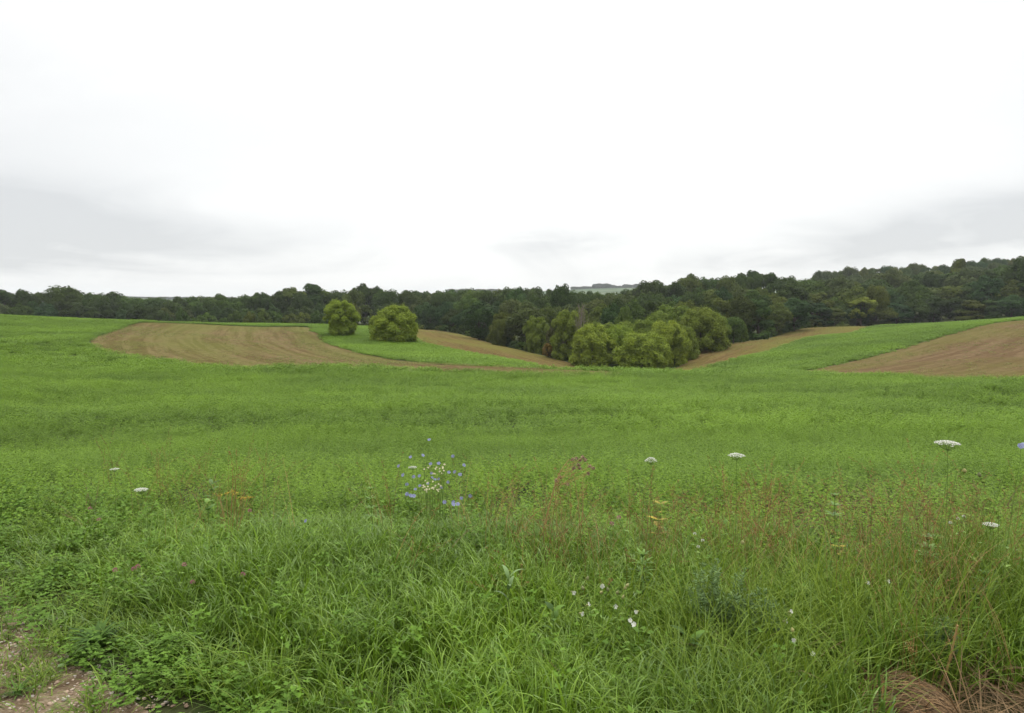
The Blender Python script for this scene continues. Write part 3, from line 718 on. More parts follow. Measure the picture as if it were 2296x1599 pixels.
# far wood lots on the hills, one mass each
def far_wood(name, items, label):
    g = np.random.default_rng(9); Vs, Fs, vs, n = [], [], [], 0
    for px, top, wpx, Y in items:
        x, y, zt = at(px, top, Y); zb = hz(x, y); w = wpx / FPX * Y / 2; k = 700
        d = rand_dirs(k, g); hmid = max((zt - zb) * .5, 2.0)
        pos = np.stack((x + d[:, 0] * w + g.normal(size=k) * w * .12, y + d[:, 1] * w * .6, zb + hmid + np.sign(d[:, 2]) * np.abs(d[:, 2]) ** .7 * hmid), 1)
        V, F = leaf_quads(pos, unit(d + np.array([0, 0, .4]) + g.normal(size=(k, 3)) * .3), g.uniform(.9, 2.2, k), g)
        Vs.append(V); Fs.append(F + n); n += len(V); vs.append(g.random(k))
    o = add_mesh(name, mesh_np(name, np.concatenate(Vs), np.concatenate(Fs), M_CROWN, face_attr={'var': np.concatenate(vs)}))
    o.color = (0.035, 0.055, 0.03, 1); tag(o, label, 'wood', kind='stuff')
W = [(p, 636 + (p % 3) * .6, 12, 1640) for p in range(1334, 1366, 5)] + [(1404, 638, 16, 1640), (1412, 639, 12, 1640), (1427, 637, 14, 1640)]
W += [(p, 642.5 + ((p * 7) % 5) * .35, 13, 1650) for p in range(1286, 1330, 8)] + [(1373, 639.5, 4, 1640), (1377, 640, 4, 1640)] + [(p, 642, 10, 1650) for p in range(1380, 1460, 9)]
far_wood('distant_wood', W, 'tiny grey-blue wood lots and hedges on top of the pale far hill')
far_wood('distant_wood', [(p, 667.0 - ((p * 13) % 7) * .2, 24, 1700) for p in range(262, 520, 11)] + [(p, 650 - ((p * 13) % 7) * .3, 20, 1650) for p in range(1010, 1130, 9)], 'faint hazy tree line on the horizon beyond the left wood')

# ------------------------------------------------------------------ scattered ground cover (stuff): one object each, instances of small plants on its points
def scatter(name, pts, rot, scl, idx, tint, protos, label, cat):
    pts = np.asarray(pts, np.float32); n = len(pts)
    me = bpy.data.meshes.new(name); me.vertices.add(n); me.vertices.foreach_set('co', pts.ravel())
    a = me.attributes.new('rot', 'FLOAT_VECTOR', 'POINT'); a.data.foreach_set('vector', np.asarray(rot, np.float32).ravel())
    scl = np.asarray(scl, np.float32)
    if scl.ndim == 1: scl = np.repeat(scl[:, None], 3, 1)
    a = me.attributes.new('scl', 'FLOAT_VECTOR', 'POINT'); a.data.foreach_set('vector', scl.ravel())
    a = me.attributes.new('pick', 'INT', 'POINT'); a.data.foreach_set('value', np.asarray(idx, np.int32))
    a = me.attributes.new('tint', 'FLOAT', 'POINT'); a.data.foreach_set('value', np.asarray(tint, np.float32))
    o = add_mesh(name, me); tag(o, label, cat, kind='stuff')
    ng = bpy.data.node_groups.new(name + '_scatter', 'GeometryNodeTree')
    ng.interface.new_socket('Geometry', in_out='INPUT', socket_type='NodeSocketGeometry')
    ng.interface.new_socket('Geometry', in_out='OUTPUT', socket_type='NodeSocketGeometry')
    N = ng.nodes.new; L = ng.links.new
    gi = N('NodeGroupInput'); go = N('NodeGroupOutput'); ip_ = N('GeometryNodeInstanceOnPoints'); jn = N('GeometryNodeJoinGeometry')
    L(gi.outputs[0], ip_.inputs['Points'])
    for m in reversed(protos):
        po = bpy.data.objects.new(m.name, m)                  # holds the mesh only; never linked to the scene
        oi = N('GeometryNodeObjectInfo'); oi.inputs['Object'].default_value = po; oi.inputs['As Instance'].default_value = False
        gti = N('GeometryNodeGeometryToInstance'); L(oi.outputs['Geometry'], gti.inputs[0]); L(gti.outputs[0], jn.inputs[0])
    L(jn.outputs[0], ip_.inputs['Instance']); ip_.inputs['Pick Instance'].default_value = True
    def attr(nm, t):
        x = N('GeometryNodeInputNamedAttribute'); x.data_type = t; x.inputs['Name'].default_value = nm
        return x.outputs['Attribute']
    L(attr('pick', 'INT'), ip_.inputs['Instance Index']); L(attr('scl', 'FLOAT_VECTOR'), ip_.inputs['Scale'])
    e2r = N('FunctionNodeEulerToRotation'); L(attr('rot', 'FLOAT_VECTOR'), e2r.inputs[0]); L(e2r.outputs[0], ip_.inputs['Rotation'])
    L(ip_.outputs[0], go.inputs[0])
    md = o.modifiers.new('scatter', 'NODES'); md.node_group = ng
    return o

def vnoise(x, y, scale, seed=0):
    """smooth value noise 0..1"""
    x = np.asarray(x) * scale + 1000.0; y = np.asarray(y) * scale + 1000.0
    xi = np.floor(x).astype(int); yi = np.floor(y).astype(int); fx = x - xi; fy = y - yi
    def h(a, b):
        v = (a * 374761393 + b * 668265263 + seed * 974634777) & 0x7fffffff
        v = ((v ^ (v >> 13)) * 1274126177) & 0x7fffffff
        return ((v ^ (v >> 16)) & 0xffff) / 65535.0
    u = fx * fx * (3 - 2 * fx); w = fy * fy * (3 - 2 * fy)
    return (h(xi, yi) * (1 - u) + h(xi + 1, yi) * u) * (1 - w) + (h(xi, yi + 1) * (1 - u) + h(xi + 1, yi + 1) * u) * w
def fbm(x, y, s, seed=0): return (vnoise(x, y, s, seed) + 0.5 * vnoise(x, y, s * 2.1, seed + 1) + 0.25 * vnoise(x, y, s * 4.3, seed + 2)) / 1.75

U_VIS = 0.80
def spread_polar(density, r0, r1, g, u=U_VIS):
    """random points, DENSITY per m2, in the wedge |x| < u*y, r0<y<r1"""
    # a few metres wider than the view on both sides, so that it still reaches past the frame from a step aside
    m = 3.2; w1 = u * r1 + m; n = int(density * 2 * w1 * (r1 - r0))
    y = g.uniform(r0, r1, n); x = g.uniform(-w1, w1, n); k = np.abs(x) < u * y + m
    return x[k], y[k]
def strip_of(x, y):
    t = np.arctan2(x, y); b = np.log(np.hypot(x, y)); z = np.zeros(len(x), int)
    for i, k in enumerate(STRIPS): z[inside(STRIPS[k], t, b)] = i + 1
    return z
# G1: green strip between the first and second tilled strips; G2: between the third and fourth
G1 = [tb(p) for p in B1_right[::-1] + B1_top[::-1][:3] + [(330, 719, 124), (575, 723, 160), (800, 728, 182), (868, 735, 186)] + B2_low[1:] + [(1300, 61), (1420, 66), (1455, 58)]]
G2 = [tb(p) for p in B4_up[::-1] + [(1700, 45), (1440, 58), (1440, 69), (1500, 77)] + B3_low[::-1] + [(2060, 190), (2150, 168), (2300, 150), (2500, 145), (2850, 150), (2850, 133), (2500, 125)]]

# --- crop plants
def crop_patch(seed, rad, n_stem, n_node, h0, h1, leaf, upright=0.25):
    """a small patch of leafy stems: leaflets in threes up each stem, denser at the top"""
    g = np.random.default_rng(seed); P_, N_, S_, Vv, A_ = [], [], [], [], []
    mb = MB()
    for s in range(n_stem):
        a = g.uniform(0, 6.283); q = rad * math.sqrt(g.random()); b = np.array([math.cos(a) * q, math.sin(a) * q, 0])
        h = g.uniform(h0, h1); lean = g.normal(size=2) * 0.12 * h; sv = g.random()
        for k in range(n_node):
            t = 0.25 + 0.75 * ((k + g.random()) / n_node) ** 0.8
            c = b + np.array([lean[0] * t, lean[1] * t, h * t]); aa = g.uniform(0, 6.283); o = leaf * g.uniform(0.8, 1.9) * (1.25 - 0.6 * t)
            cc = c + np.array([math.cos(aa) * o, math.sin(aa) * o, leaf * 0.4])
            for j in (-1, 0, 1):
                a3 = aa + j * 1.05; dr = np.array([math.cos(a3), math.sin(a3), g.uniform(-0.1, 0.7)])
                sz = leaf * g.uniform(0.6, 1.05) * (1.12 - 0.35 * t)
                P_.append(cc + dr * sz * 0.9); A_.append(dr); N_.append([-math.cos(a3) * upright + g.normal() * .3, -math.sin(a3) * upright + g.normal() * .3, 0.85]); S_.append(sz)
                Vv.append(np.clip(sv * 0.3 + g.random() * 0.35 + 0.35 * t, 0, 1))
    V, F = leaf_quads(np.array(P_), unit(np.array(N_)), np.array(S_), g, 0.52, 0.12, np.array(A_))
    return V, F, np.array(Vv)
M_CROP = mat_leaf('alfalfa_leaf', 0.30, 0.6, 0.18, (1.25, 1.10, 0.75), False, (0.124, 0.226, 0.024), 'tint', 0.42, 1.50)
def patch_mesh(name, *a, mat=M_CROP):
    V, F, v = crop_patch(*a); return mesh_np(name, V, F, mat, face_attr={'var': v})
CROP_A = [patch_mesh('alfalfa_clump', 300 + i, 0.13, 7, 13, 0.26, 0.46, 0.0125) for i in range(5)]
CROP_B = [patch_mesh('alfalfa_patch', 320 + i, 0.26, 14, 9, 0.24, 0.44, 0.022) for i in range(5)]
CROP_C = [patch_mesh('alfalfa_tile', 340 + i, 0.62, 26, 7, 0.20, 0.42, 0.046) for i in range(5)]
CROP_D = [patch_mesh('hay_tile', 360 + i, 0.75, 26, 6, 0.16, 0.36, 0.062) for i in range(4)]

def alf_start(x): return 5.25 + 0.9 * (fbm(x, 0 * x, 0.35, 5) - 0.5) + np.interp(x, [-5, -2, 0, 3, 6], [0.9, 0.5, 0.0, -0.3, -0.3])
def build_crops():
    g = np.random.default_rng(21)
    X, Y, S, I, T = [], [], [], [], []
    def put(x, y, s, base_i, ni, keep=None):
        if keep is not None: x, y, s = x[keep], y[keep], s[keep]
        X.append(x); Y.append(y); S.append(s); I.append(base_i + g.integers(0, ni, len(x)))
        T.append(np.clip(0.5 + (fbm(x, y, 0.22, 31) - 0.5) * 1.1 + (fbm(x * 0.16 + y * 0.03, y * 0.9, 1.0, 35) - 0.5) * 1.1 + g.normal(size=len(x)) * 0.16, 0, 1))
    def hmul(x, y):
        lodged = sstep(0.60, 0.74, fbm(x, y * 1.0, 0.30, 44))            # patches where the crop has gone down
        return (0.92 + 0.30 * (fbm(x, y, 0.8, 41) - 0.5) + 0.30 * (fbm(x * 0.14 + y * 0.03, y * 0.8, 1.0, 43) - 0.5)) * (1 - 0.20 * lodged)
    def scale3(x, y, g_): 
        h = hmul(x, y); w = g_.uniform(0.85, 1.2, len(x))
        return np.stack((w, w, h * g_.uniform(0.85, 1.15, len(x))), 1)
    # near
    x, y = spread_polar(52, 4.0, 15, g); k = y > alf_start(x) + g.normal(size=len(x)) * 0.6
    put(x, y, scale3(x, y, g), 0, 5, k)
    x, y = spread_polar(15, 14.5, 42, g); z = strip_of(x, y) > 0
    put(x, y, scale3(x, y, g), 5, 5, ~z)
    x, y = spread_polar(3.0, 41, 128, g); t, b = np.arctan2(x, y), np.log(np.hypot(x, y))
    k = (strip_of(x, y) == 0) & ~inside(G1, t, b) & ~inside(G2, t, b)
    px = 1147.5 + x / y * FPX
    k &= (px < 345) | (y < 64); k &= ~((px > 1300) & (px < 1800) & (y > 60))
    put(x, y, scale3(x, y, g) * np.array([1, 1, 1.0]), 10, 5, k)
    X, Y, S, I, T = (np.concatenate(v) for v in (X, Y, S, I, T))
    rot = np.zeros((len(X), 3)); rot[:, 2] = g.uniform(0, 6.283, len(X)); rot[:, :2] = g.normal(size=(len(X), 2)) * 0.06
    scatter('alfalfa_crop', np.column_stack((X, Y, height(X, Y) - 0.01)), rot, S, I, T, CROP_A + CROP_B + CROP_C, 'broad green alfalfa crop filling the middle of the picture and the hill at left', 'alfalfa')
    for poly, dens, nm, lab in ((G1, 2.6, 'hay_crop', 'green hay strip carrying the two lone bushes'), (G2, 2.6, 'hay_crop', 'green hay strip climbing right between two brown tilled strips')):
        xy = np.array(w2(poly)); lo, hi = xy.min(0), xy.max(0); n = int(dens * (hi[0] - lo[0]) * (hi[1] - lo[1]))
        x = g.uniform(lo[0], hi[0], n); y = g.uniform(lo[1], hi[1], n)
        k = inside(poly, np.arctan2(x, y), np.log(np.hypot(x, y))) & (strip_of(x, y) == 0) & (y > 30); x, y = x[k], y[k]
        rot = np.zeros((len(x), 3)); rot[:, 2] = g.uniform(0, 6.283, len(x))
        scatter(nm, np.column_stack((x, y, height(x, y) - 0.01)), rot, scale3(x, y, g), g.integers(0, 4, len(x)), np.clip(0.45 + (fbm(x, y, .15, 33) - .5) * 1.4, 0, 1), CROP_D, lab, 'hay')
    # seedlings and weeds on the tilled strips
    M_WEED = mat_leaf('seedling_leaf', 0.2, 0.6, 0.2, (1.3, 1.05, 0.9), False, (0.150, 0.175, 0.040), 'tint', 0.6, 1.35)
    WE = [patch_mesh('seedling_tuft', 380 + i, 0.30, 9, 3, 0.05, 0.13, 0.030, mat=M_WEED) for i in range(4)]
    X, Y = [], []
    for k, d in (('B1', 2.2), ('B2', 1.1), ('B3', 1.0), ('B4', 1.5)):
        xy = np.array(w2(STRIPS[k])); lo, hi = xy.min(0), xy.max(0); n = int(d * (hi[0] - lo[0]) * (hi[1] - lo[1]))
        x = g.uniform(lo[0], hi[0], n); y = g.uniform(lo[1], hi[1], n)
        ok = inside(STRIPS[k], np.arctan2(x, y), np.log(np.hypot(x, y))); x, y = x[ok], y[ok]
        row = seg_dist(ROW_REF[k], x, y)
        band = vnoise(row, x * 0.03, 0.30, 61) * 0.6 + fbm(x, y, 0.07, 62) * 0.6
        keep = g.random(len(x)) < sstep(0.45, 0.8, band); X.append(x[keep]); Y.append(y[keep])
    X, Y = np.concatenate(X), np.concatenate(Y); rot = np.zeros((len(X), 3)); rot[:, 2] = g.uniform(0, 6.283, len(X))
    scatter('weed_seedlings', np.column_stack((X, Y, height(X, Y))), rot, g.uniform(0.7, 1.3, len(X)), g.integers(0, 4, len(X)), g.random(len(X)), WE, 'thin green weeds and seedlings dotted over the brown tilled strips', 'weeds')
build_crops()

# ------------------------------------------------------------------ roadside verge: grass, weeds, gravel
def blades(n, rad, h, w, th0, bend, g, seg=6, pw=1.6, phi=None, base=None, tip=0.55):
    """n curved grass blades; h, w, th0, bend are (lo, hi)"""
    u = lambda r: g.uniform(r[0], r[1], n)
    a = g.uniform(0, 6.283, n) if phi is None else phi + g.normal(size=n) * 0.6
    q = rad * np.sqrt(g.random(n)); b = g.uniform(0, 6.283, n)
    p = np.stack((q * np.cos(b), q * np.sin(b), np.zeros(n)), 1) if base is None else base
    H, Wd, T0, Bd = u(h), u(w), u(th0), u(bend)
    d = np.stack((np.cos(a), np.sin(a)), 1)
    tw = g.normal(size=n) * 0.5; side = np.stack((-np.sin(a + tw), np.cos(a + tw), np.zeros(n)), 1)
    rows = []; pos = p.copy()
    for i in range(seg + 1):
        s = i / seg
        wid = Wd * (1 - s ** 2.2) * (0.75 + 0.5 * min(1, s * 3)) * 0.5 + 0.0002
        rows.append((pos - side * wid[:, None], pos + side * wid[:, None]))
        th = T0 + Bd * (s + 0.5 / seg) ** pw
        st = H / seg
        pos = pos + np.stack((d[:, 0] * np.sin(th) * st, d[:, 1] * np.sin(th) * st, np.cos(th) * st), 1)
    V = np.stack([np.stack(r, 1) for r in rows], 1)                    # n, seg+1, 2, 3
    k = (seg + 1) * 2
    F = np.array([(2 * i, 2 * i + 1, 2 * i + 3, 2 * i + 2) for i in range(seg)])
    F = (np.arange(n)[:, None, None] * k + F[None]).reshape(-1, 4)
    return V.reshape(-1, 3), F, np.repeat(g.random(n), seg)

def join(parts):
    V, F, v, n = [], [], [], 0
    for a, b, c in parts: V.append(a); F.append(b + n); v.append(c); n += len(a)
    return np.concatenate(V), np.concatenate(F), np.concatenate(v)

M_GRASS = mat_leaf('grass_blade', 0.30, 0.38, 0.38, (1.30, 1.10, 0.8), False, (0.142, 0.262, 0.028), 'tint', 0.5, 1.45)
M_FINE = mat_leaf('fine_grass_blade', 0.24, 0.5, 0.18, (1.40, 1.06, 0.75), False, (0.116, 0.208, 0.028), 'tint', 0.5, 1.45)
M_DRY = mat_leaf('dry_grass', 0.15, 0.7, 0.2, (1.2, 1.05, 0.9), False, (0.165, 0.115, 0.060), 'tint', 0.5, 1.45)
M_RUST = mat_leaf('rusty_panicle', 0.15, 0.8, 0.15, (1.25, 1.0, 0.8), False, (0.215, 0.145, 0.066), 'tint', 0.5, 1.45)
M_TANB = mat_leaf('tan_stem', 0.1, 0.7, 0.15, (1.1, 1.0, 0.9), False, (0.36, 0.255, 0.11), 'tint', 0.55, 1.3)
M_FORB = mat_leaf('forb_leaf', 0.24, 0.6, 0.15, (1.2, 1.1, 0.8), False, (0.104, 0.205, 0.026), 'tint', 0.55, 1.4)

def grass_meshes():
    G = []
    for i in range(6):
        g = np.random.default_rng(400 + i)
        V, F, v = join([blades(18, 0.08, (0.22, 0.43), ((0.0046, 0.0085) if i % 2 else (0.0075, 0.0120)), (0.0, 0.20), (1.0, 2.8), g, 9, 4.4),
                        blades(12, 0.09, (0.18, 0.40), (0.0028, 0.006), (0.02, 0.3), (0.2, 1.0), g, 5),
                        blades(5, 0.08, (0.12, 0.3), (0.004, 0.007), (0.3, 0.9), (0.5, 1.6), g, 4)])
        G.append(mesh_np('bent_grass_tuft', V, F, M_GRASS, face_attr={'var': v}))
    for i in range(4):
        g = np.random.default_rng(420 + i)
        V, F, v = join([blades(18, 0.10, (0.26, 0.62), (0.0026, 0.0058), (0.02, 0.4), (0.2, 1.7), g, 6, 2.2),
                        blades(10, 0.09, (0.25, 0.55), (0.003, 0.005), (0.1, 0.5), (0.9, 2.2), g, 6)])
        G.append(mesh_np('fine_grass_tuft', V, F, M_FINE, face_attr={'var': v}))
    for i in range(3):
        g = np.random.default_rng(430 + i)
        V, F, v = blades(22, 0.07, (0.06, 0.17), (0.0025, 0.005), (0.1, 0.8), (0.3, 1.5), g, 4)
        G.append(mesh_np('short_grass_tuft', V, F, M_FINE, face_attr={'var': v}))
    for i in range(3):
        V, F, v = crop_patch(440 + i, 0.11, 6, 6, 0.10, 0.30, 0.017, 0.1); G.append(mesh_np('clover_tuft', V, F, M_FORB, face_attr={'var': v}))
    for i in range(2):
        g = np.random.default_rng(450 + i)
        V, F, v = blades(14, 0.10, (0.2, 0.5), (0.0025, 0.005), (0.3, 1.2), (0.3, 1.6), g, 5); G.append(mesh_np('dead_blade_tuft', V, F, M_DRY, face_attr={'var': v}))
    return G
GRASS = grass_meshes()      # 0-5 bent, 6-9 fine, 10-12 short, 13-15 clover, 16-17 dead

def build_verge():
    g = np.random.default_rng(51)
    X, Y, S, I, T, TI = [], [], [], [], [], []
    def put(x, y, s, lo, n, t): X.append(x); Y.append(y); S.append(s); I.append(lo + g.integers(0, n, len(x))); T.append(t); TI.append(np.zeros(len(x)))
    end = lambda x: alf_start(x) + 0.1 + (fbm(x, 0 * x + 3.0, 0.9, 88) - 0.5) * 1.6
    rise = lambda x, y: sstep(-0.05, 0.95, -track_depth(x, y))
    px = lambda x, y: 1147.5 + x / y * FPX
    # 1. bent bright grass over most of the verge, thinning to the right
    x, y = spread_polar(135, 1.7, 7.2, g, 0.86); r = rise(x, y); P_ = px(x, y)
    right = sstep(1350, 1900, P_ + (fbm(x, y, 0.9, 71) - 0.5) * 900)
    k = (g.random(len(x)) < (0.12 + 0.88 * r) * (1 - 0.72 * right)) & (track_depth(x, y) < 0.02) & (y < end(x) + g.normal(size=len(x)) * 0.45 - 0.1) & ~((P_ > 1965) & (y < 3.02))
    left = sstep(800, 250, P_)
    h = (0.34 + 0.66 * r) * (0.72 + 0.45 * fbm(x, y, 1.3, 72)) * (1 - 0.12 * left) * (1 - 0.30 * sstep(4.0, 5.6, y))
    t = np.clip(0.5 + (fbm(x, y, 0.9, 73) - 0.5) * 1.6 + g.normal(size=len(x)) * 0.1 - 0.12 * left, 0, 1)
    put(x[k], y[k], h[k], 0, 6, t[k])
    # 2. fine darker grass: right half, and mixed everywhere
    x, y = spread_polar(95, 1.9, 6.9, g, 0.86); r = rise(x, y); P_ = px(x, y)
    right = sstep(1350, 1900, P_ + (fbm(x, y, 0.9, 74) - 0.5) * 900)
    k = (g.random(len(x)) < 0.22 + 0.75 * right) & (track_depth(x, y) < -0.15) & (y < end(x) + g.normal(size=len(x)) * 0.45 - 0.35 * sstep(1200, 1600, P_))
    k &= ~((P_ > 1950) & (y < 3.02)) & ~((P_ > 2150) & (y < 3.12) & (g.random(len(x)) < 0.8))
    h = (0.35 + 0.65 * r) * (0.62 + 0.45 * fbm(x, y, 1.1, 75)) * (1 + 0.05 * right) * (1 - 0.35 * sstep(3.9, 5.4, y))
    put(x[k], y[k], h[k], 6, 4, np.clip(0.45 + (fbm(x, y, 0.8, 76)[k] - 0.5) * 1.5, 0, 1))
    # 3. short grass and weeds creeping onto the track
    x, y = spread_polar(190, 1.9, 6.5, g, 0.9); d = track_depth(x, y)
    k = (d > -0.7) & (d < 1.8) & (g.random(len(x)) < np.exp(-np.maximum(d, 0) * 1.5) * sstep(0.37, 0.55, fbm(x, y, 2.2, 77)))
    put(x[k], y[k], g.uniform(0.4, 1.0, k.sum()) * (1 - 0.4 * sstep(0, 0.6, d[k])), 10, 3, g.random(k.sum()))
    # 4. clover and small leafy weeds under and between
    x, y = spread_polar(70, 1.9, 7.4, g, 0.88); d = track_depth(x, y); P_ = px(x, y)
    k = (g.random(len(x)) < 0.28 + 0.55 * sstep(0.5, 0.66, fbm(x, y, 0.8, 78)) + 0.3 * sstep(900, 200, P_)) & (d < 0.22 * (fbm(x, y, 1.8, 79) - 0.25)) & (y < end(x) + 0.4) & ~((P_ > 1960) & (y < 3.25))
    put(x[k], y[k], (0.55 + 0.55 * rise(x, y)[k]) * g.uniform(0.6, 1.25, k.sum()), 13, 3, g.random(k.sum()) * 0.8)
    # 5. dead blades
    x, y = spread_polar(34, 1.9, 6.6, g, 0.86); d = track_depth(x, y); P_ = px(x, y)
    k = (g.random(len(x)) < 0.10 + 0.60 * sstep(1400, 2000, P_)) & (d < -0.7)
    put(x[k], y[k], g.uniform(0.5, 1.1, k.sum()), 16, 2, g.random(k.sum()))
    X, Y, S, I, T = (np.concatenate(v) for v in (X, Y, S, I, T))
    rot = np.zeros((len(X), 3)); rot[:, 2] = g.uniform(0, 6.283, len(X)); rot[:, :2] = g.normal(size=(len(X), 2)) * 0.07
    s3 = np.stack((0.85 + 0.3 * S, 0.85 + 0.3 * S, S), 1)
    scatter('verge_grass', np.column_stack((X, Y, height(X, Y) - 0.005)), rot, s3, I, T, GRASS, 'long unmown green grass and weeds of the verge across the foreground', 'grass')
    # rusty flowering grass: bent stalks with hanging seed heads
    RU = []
    for i in range(6):
        gg = np.random.default_rng(470 + i); mb = []
        nst = 7
        V, F, v = blades(nst, 0.09, (0.55, 0.95), (0.0018, 0.0026), (0.02, 0.25), (0.2, 1.15), gg, 8, 2.2)
        mb.append((V, F, v))
        Vr = V.reshape(nst, 9, 2, 3).mean(2)
        P_, A_, Sz = [], [], []
        for s in range(nst):
            ln = gg.uniform(0.3, 0.42)
            for _ in range(34):
                f = 1 - ln * gg.random() ** 1.1 * 0.75; q = f * 8; j = min(int(q), 7)
                c = Vr[s, j] + (Vr[s, j + 1] - Vr[s, j]) * (q - j)
                ax = unit(np.array([gg.normal(), gg.normal(), gg.normal() * .5 - 0.1])); o = 0.028 * (1.15 - f) / ln * gg.random()
                P_.append(c + ax * o); A_.append(ax + (Vr[s, j + 1] - Vr[s, j]) * 18); Sz.append(gg.uniform(0.0045, 0.0085))
        V2, F2 = leaf_quads(np.array(P_), unit(gg.normal(size=(len(P_), 3))), np.array(Sz), gg, 0.32, 0.1, np.array(A_))
        m = mesh_np('rusty_grass_tuft', *join([mb[0], (V2, F2, gg.random(len(F2)))])[:2], M_RUST, face_attr={'var': np.concatenate((v, gg.random(len(F2))))})
        RU.append(m)
    X, Y = [], []
    for (c0, y0, sp, sy, n) in ((1262, 4.4, 40, 0.25, 7), (1640, 4.5, 80, 0.3, 18), (1720, 4.3, 70, 0.3, 6), (1900, 4.3, 100, 0.35, 6), (2060, 4.2, 100, 0.35, 9), (2230, 4.1, 80, 0.4, 10), (1480, 4.4, 60, 0.3, 6), (510, 5.3, 50, 0.3, 7), (1120, 5.0, 120, 0.4, 9), (430, 5.6, 120, 0.5, 7), (2180, 3.5, 100, 0.3, 7), (1300, 3.9, 70, 0.3, 4)):
        yy = y0 + g.normal(size=n) * sy; pp = c0 + g.normal(size=n) * sp; X.append((pp - 1147.5) / FPX * yy); Y.append(yy)
    nr = sum(len(v) for v in X); ids = g.integers(0, 6, nr)
    # tan arching stems among them
    for i in range(3):
        gg = np.random.default_rng(485 + i); V, F, v = blades(4, 0.07, (0.6, 1.0), (0.0022, 0.0036), (0.05, 0.35), (0.2, 1.5), gg, 9, 2.5); RU.append(mesh_np('tan_stems', V, F, M_TANB, face_attr={'var': v}))
    for (c0, y0, sp, sy, n) in ((1100, 4.7, 60, 0.3, 6), (1235, 4.3, 40, 0.3, 9), (1290, 4.2, 40, 0.3, 6), (1500, 4.3, 50, 0.3, 8), (1700, 4.0, 120, 0.3, 9), (1960, 3.7, 80, 0.3, 8), (2080, 3.4, 60, 0.25, 8), (2230, 3.5, 60, 0.3, 6), (520, 5.0, 120, 0.3, 6), (860, 4.8, 120, 0.3, 5)):
        yy = y0 + g.normal(size=n) * sy; pp = c0 + g.normal(size=n) * sp; X.append((pp - 1147.5) / FPX * yy); Y.append(yy); ids = np.concatenate((ids, g.integers(6, 9, n)))
    X, Y = np.concatenate(X), np.concatenate(Y); n = len(X)
    rot = np.zeros((n, 3)); rot[:, 2] = g.uniform(0, 6.283, n); rot[:, :2] = g.normal(size=(n, 2)) * 0.10
    scatter('rusty_grass', np.column_stack((X, Y, height(X, Y))), rot, g.uniform(0.62, 0.92, n), ids, g.random(n), RU, 'rusty brown seeding grass stalks standing in the verge, thickest at right', 'grass')
    # gravel
    PB = []
    for i in range(5):
        gg = np.random.default_rng(490 + i)
        bm = __import__('bmesh').new(); __import__('bmesh').ops.create_icosphere(bm, subdivisions=2, radius=1.0)
        sx = gg.uniform(0.7, 1.2, 3) * np.array([1, 1, 0.6]); o = gg.uniform(-2, 2, 3)
        for v in bm.verts:
            w = 1 + 0.16 * math.sin(3 * v.co.x + o[0]) + 0.14 * math.sin(3.4 * v.co.y + o[1]) + 0.1 * math.sin(4 * v.co.z + o[2])
            v.co = Vector((v.co.x * w * sx[0], v.co.y * w * sx[1], v.co.z * w * sx[2]))
        me = bpy.data.meshes.new('pebble'); bm.to_mesh(me); bm.free()
        me.polygons.foreach_set('use_smooth', np.ones(len(me.polygons), bool)); me.materials.append(M_PEB); PB.append(me)
    x = g.uniform(-5.2, 1.6, 90000); y = g.uniform(1.2, 5.8, 90000); d = track_depth(x, y)
    k = (d > -0.12) & (d < 2.6) & (np.abs(x) < 0.95 * y) & (g.random(len(x)) < 0.35 + 0.65 * sstep(0.38, 0.6, fbm(x, y, 1.6, 81)))
    x, y = x[k], y[k]; n = len(x); s = 0.0032 + 0.0062 * g.random(n) ** 2.4
    rot = np.stack((g.normal(size=n) * 0.3, g.normal(size=n) * 0.3, g.uniform(0, 6.283, n)), 1)
    scatter('gravel', np.column_stack((x, y, height(x, y) + 0.009 + s * 0.1)), rot, s, g.integers(0, 5, n), g.random(n), PB, 'loose pinkish and grey pebbles on the track in the bottom left corner', 'gravel')
    # dead thatch on the ground at the bottom right
    TH = []
    for i in range(3):
        gg = np.random.default_rng(500 + i); V, F, v = blades(16, 0.14, (0.15, 0.42), (0.002, 0.0045), (1.15, 1.6), (-0.25, 0.25), gg, 4); V[:, 2] += np.repeat(gg.uniform(0.0, 0.05, 16), 10)
        TH.append(mesh_np('thatch', V, F, M_DRY, face_attr={'var': v}))
    x = g.uniform(0.9, 3.0, 1500); y = g.uniform(2.0, 4.0, 1500); k = g.random(1500) < sstep(1.45, 1.9, x) * sstep(3.5, 2.9, y) * 0.35; x, y = x[k], y[k]; n = len(x)
    rot = np.zeros((n, 3)); rot[:, 2] = g.uniform(0, 6.283, n)
    scatter('dry_thatch', np.column_stack((x, y, height(x, y) + 0.004)), rot, g.uniform(0.7, 1.2, n), g.integers(0, 3, n), g.random(n) * 0.35, TH, 'flattened brown dead grass on the ground in the bottom right corner', 'dead grass')

def mat_pebble():
    m, N, L, out = new_mat('pebbles')
    p = N('ShaderNodeBsdfPrincipled', ins={'Roughness': 0.8, 'Specular IOR Level': 0.25}); L(p.outputs[0], out.inputs[0])
    ti = N('ShaderNodeAttribute', attribute_name='tint', attribute_type='INSTANCER').outputs['Fac']
    c = ramp_node(N, L, ti, ((0.0, (0.17, 0.115, 0.075)), (0.3, (0.33, 0.235, 0.165)), (0.6, (0.40, 0.31, 0.235)), (0.85, (0.30, 0.265, 0.23)), (1.0, (0.48, 0.42, 0.36))), 'LINEAR')
    L(c, p.inputs['Base Color'])
    return m
M_PEB = mat_pebble()
build_verge()

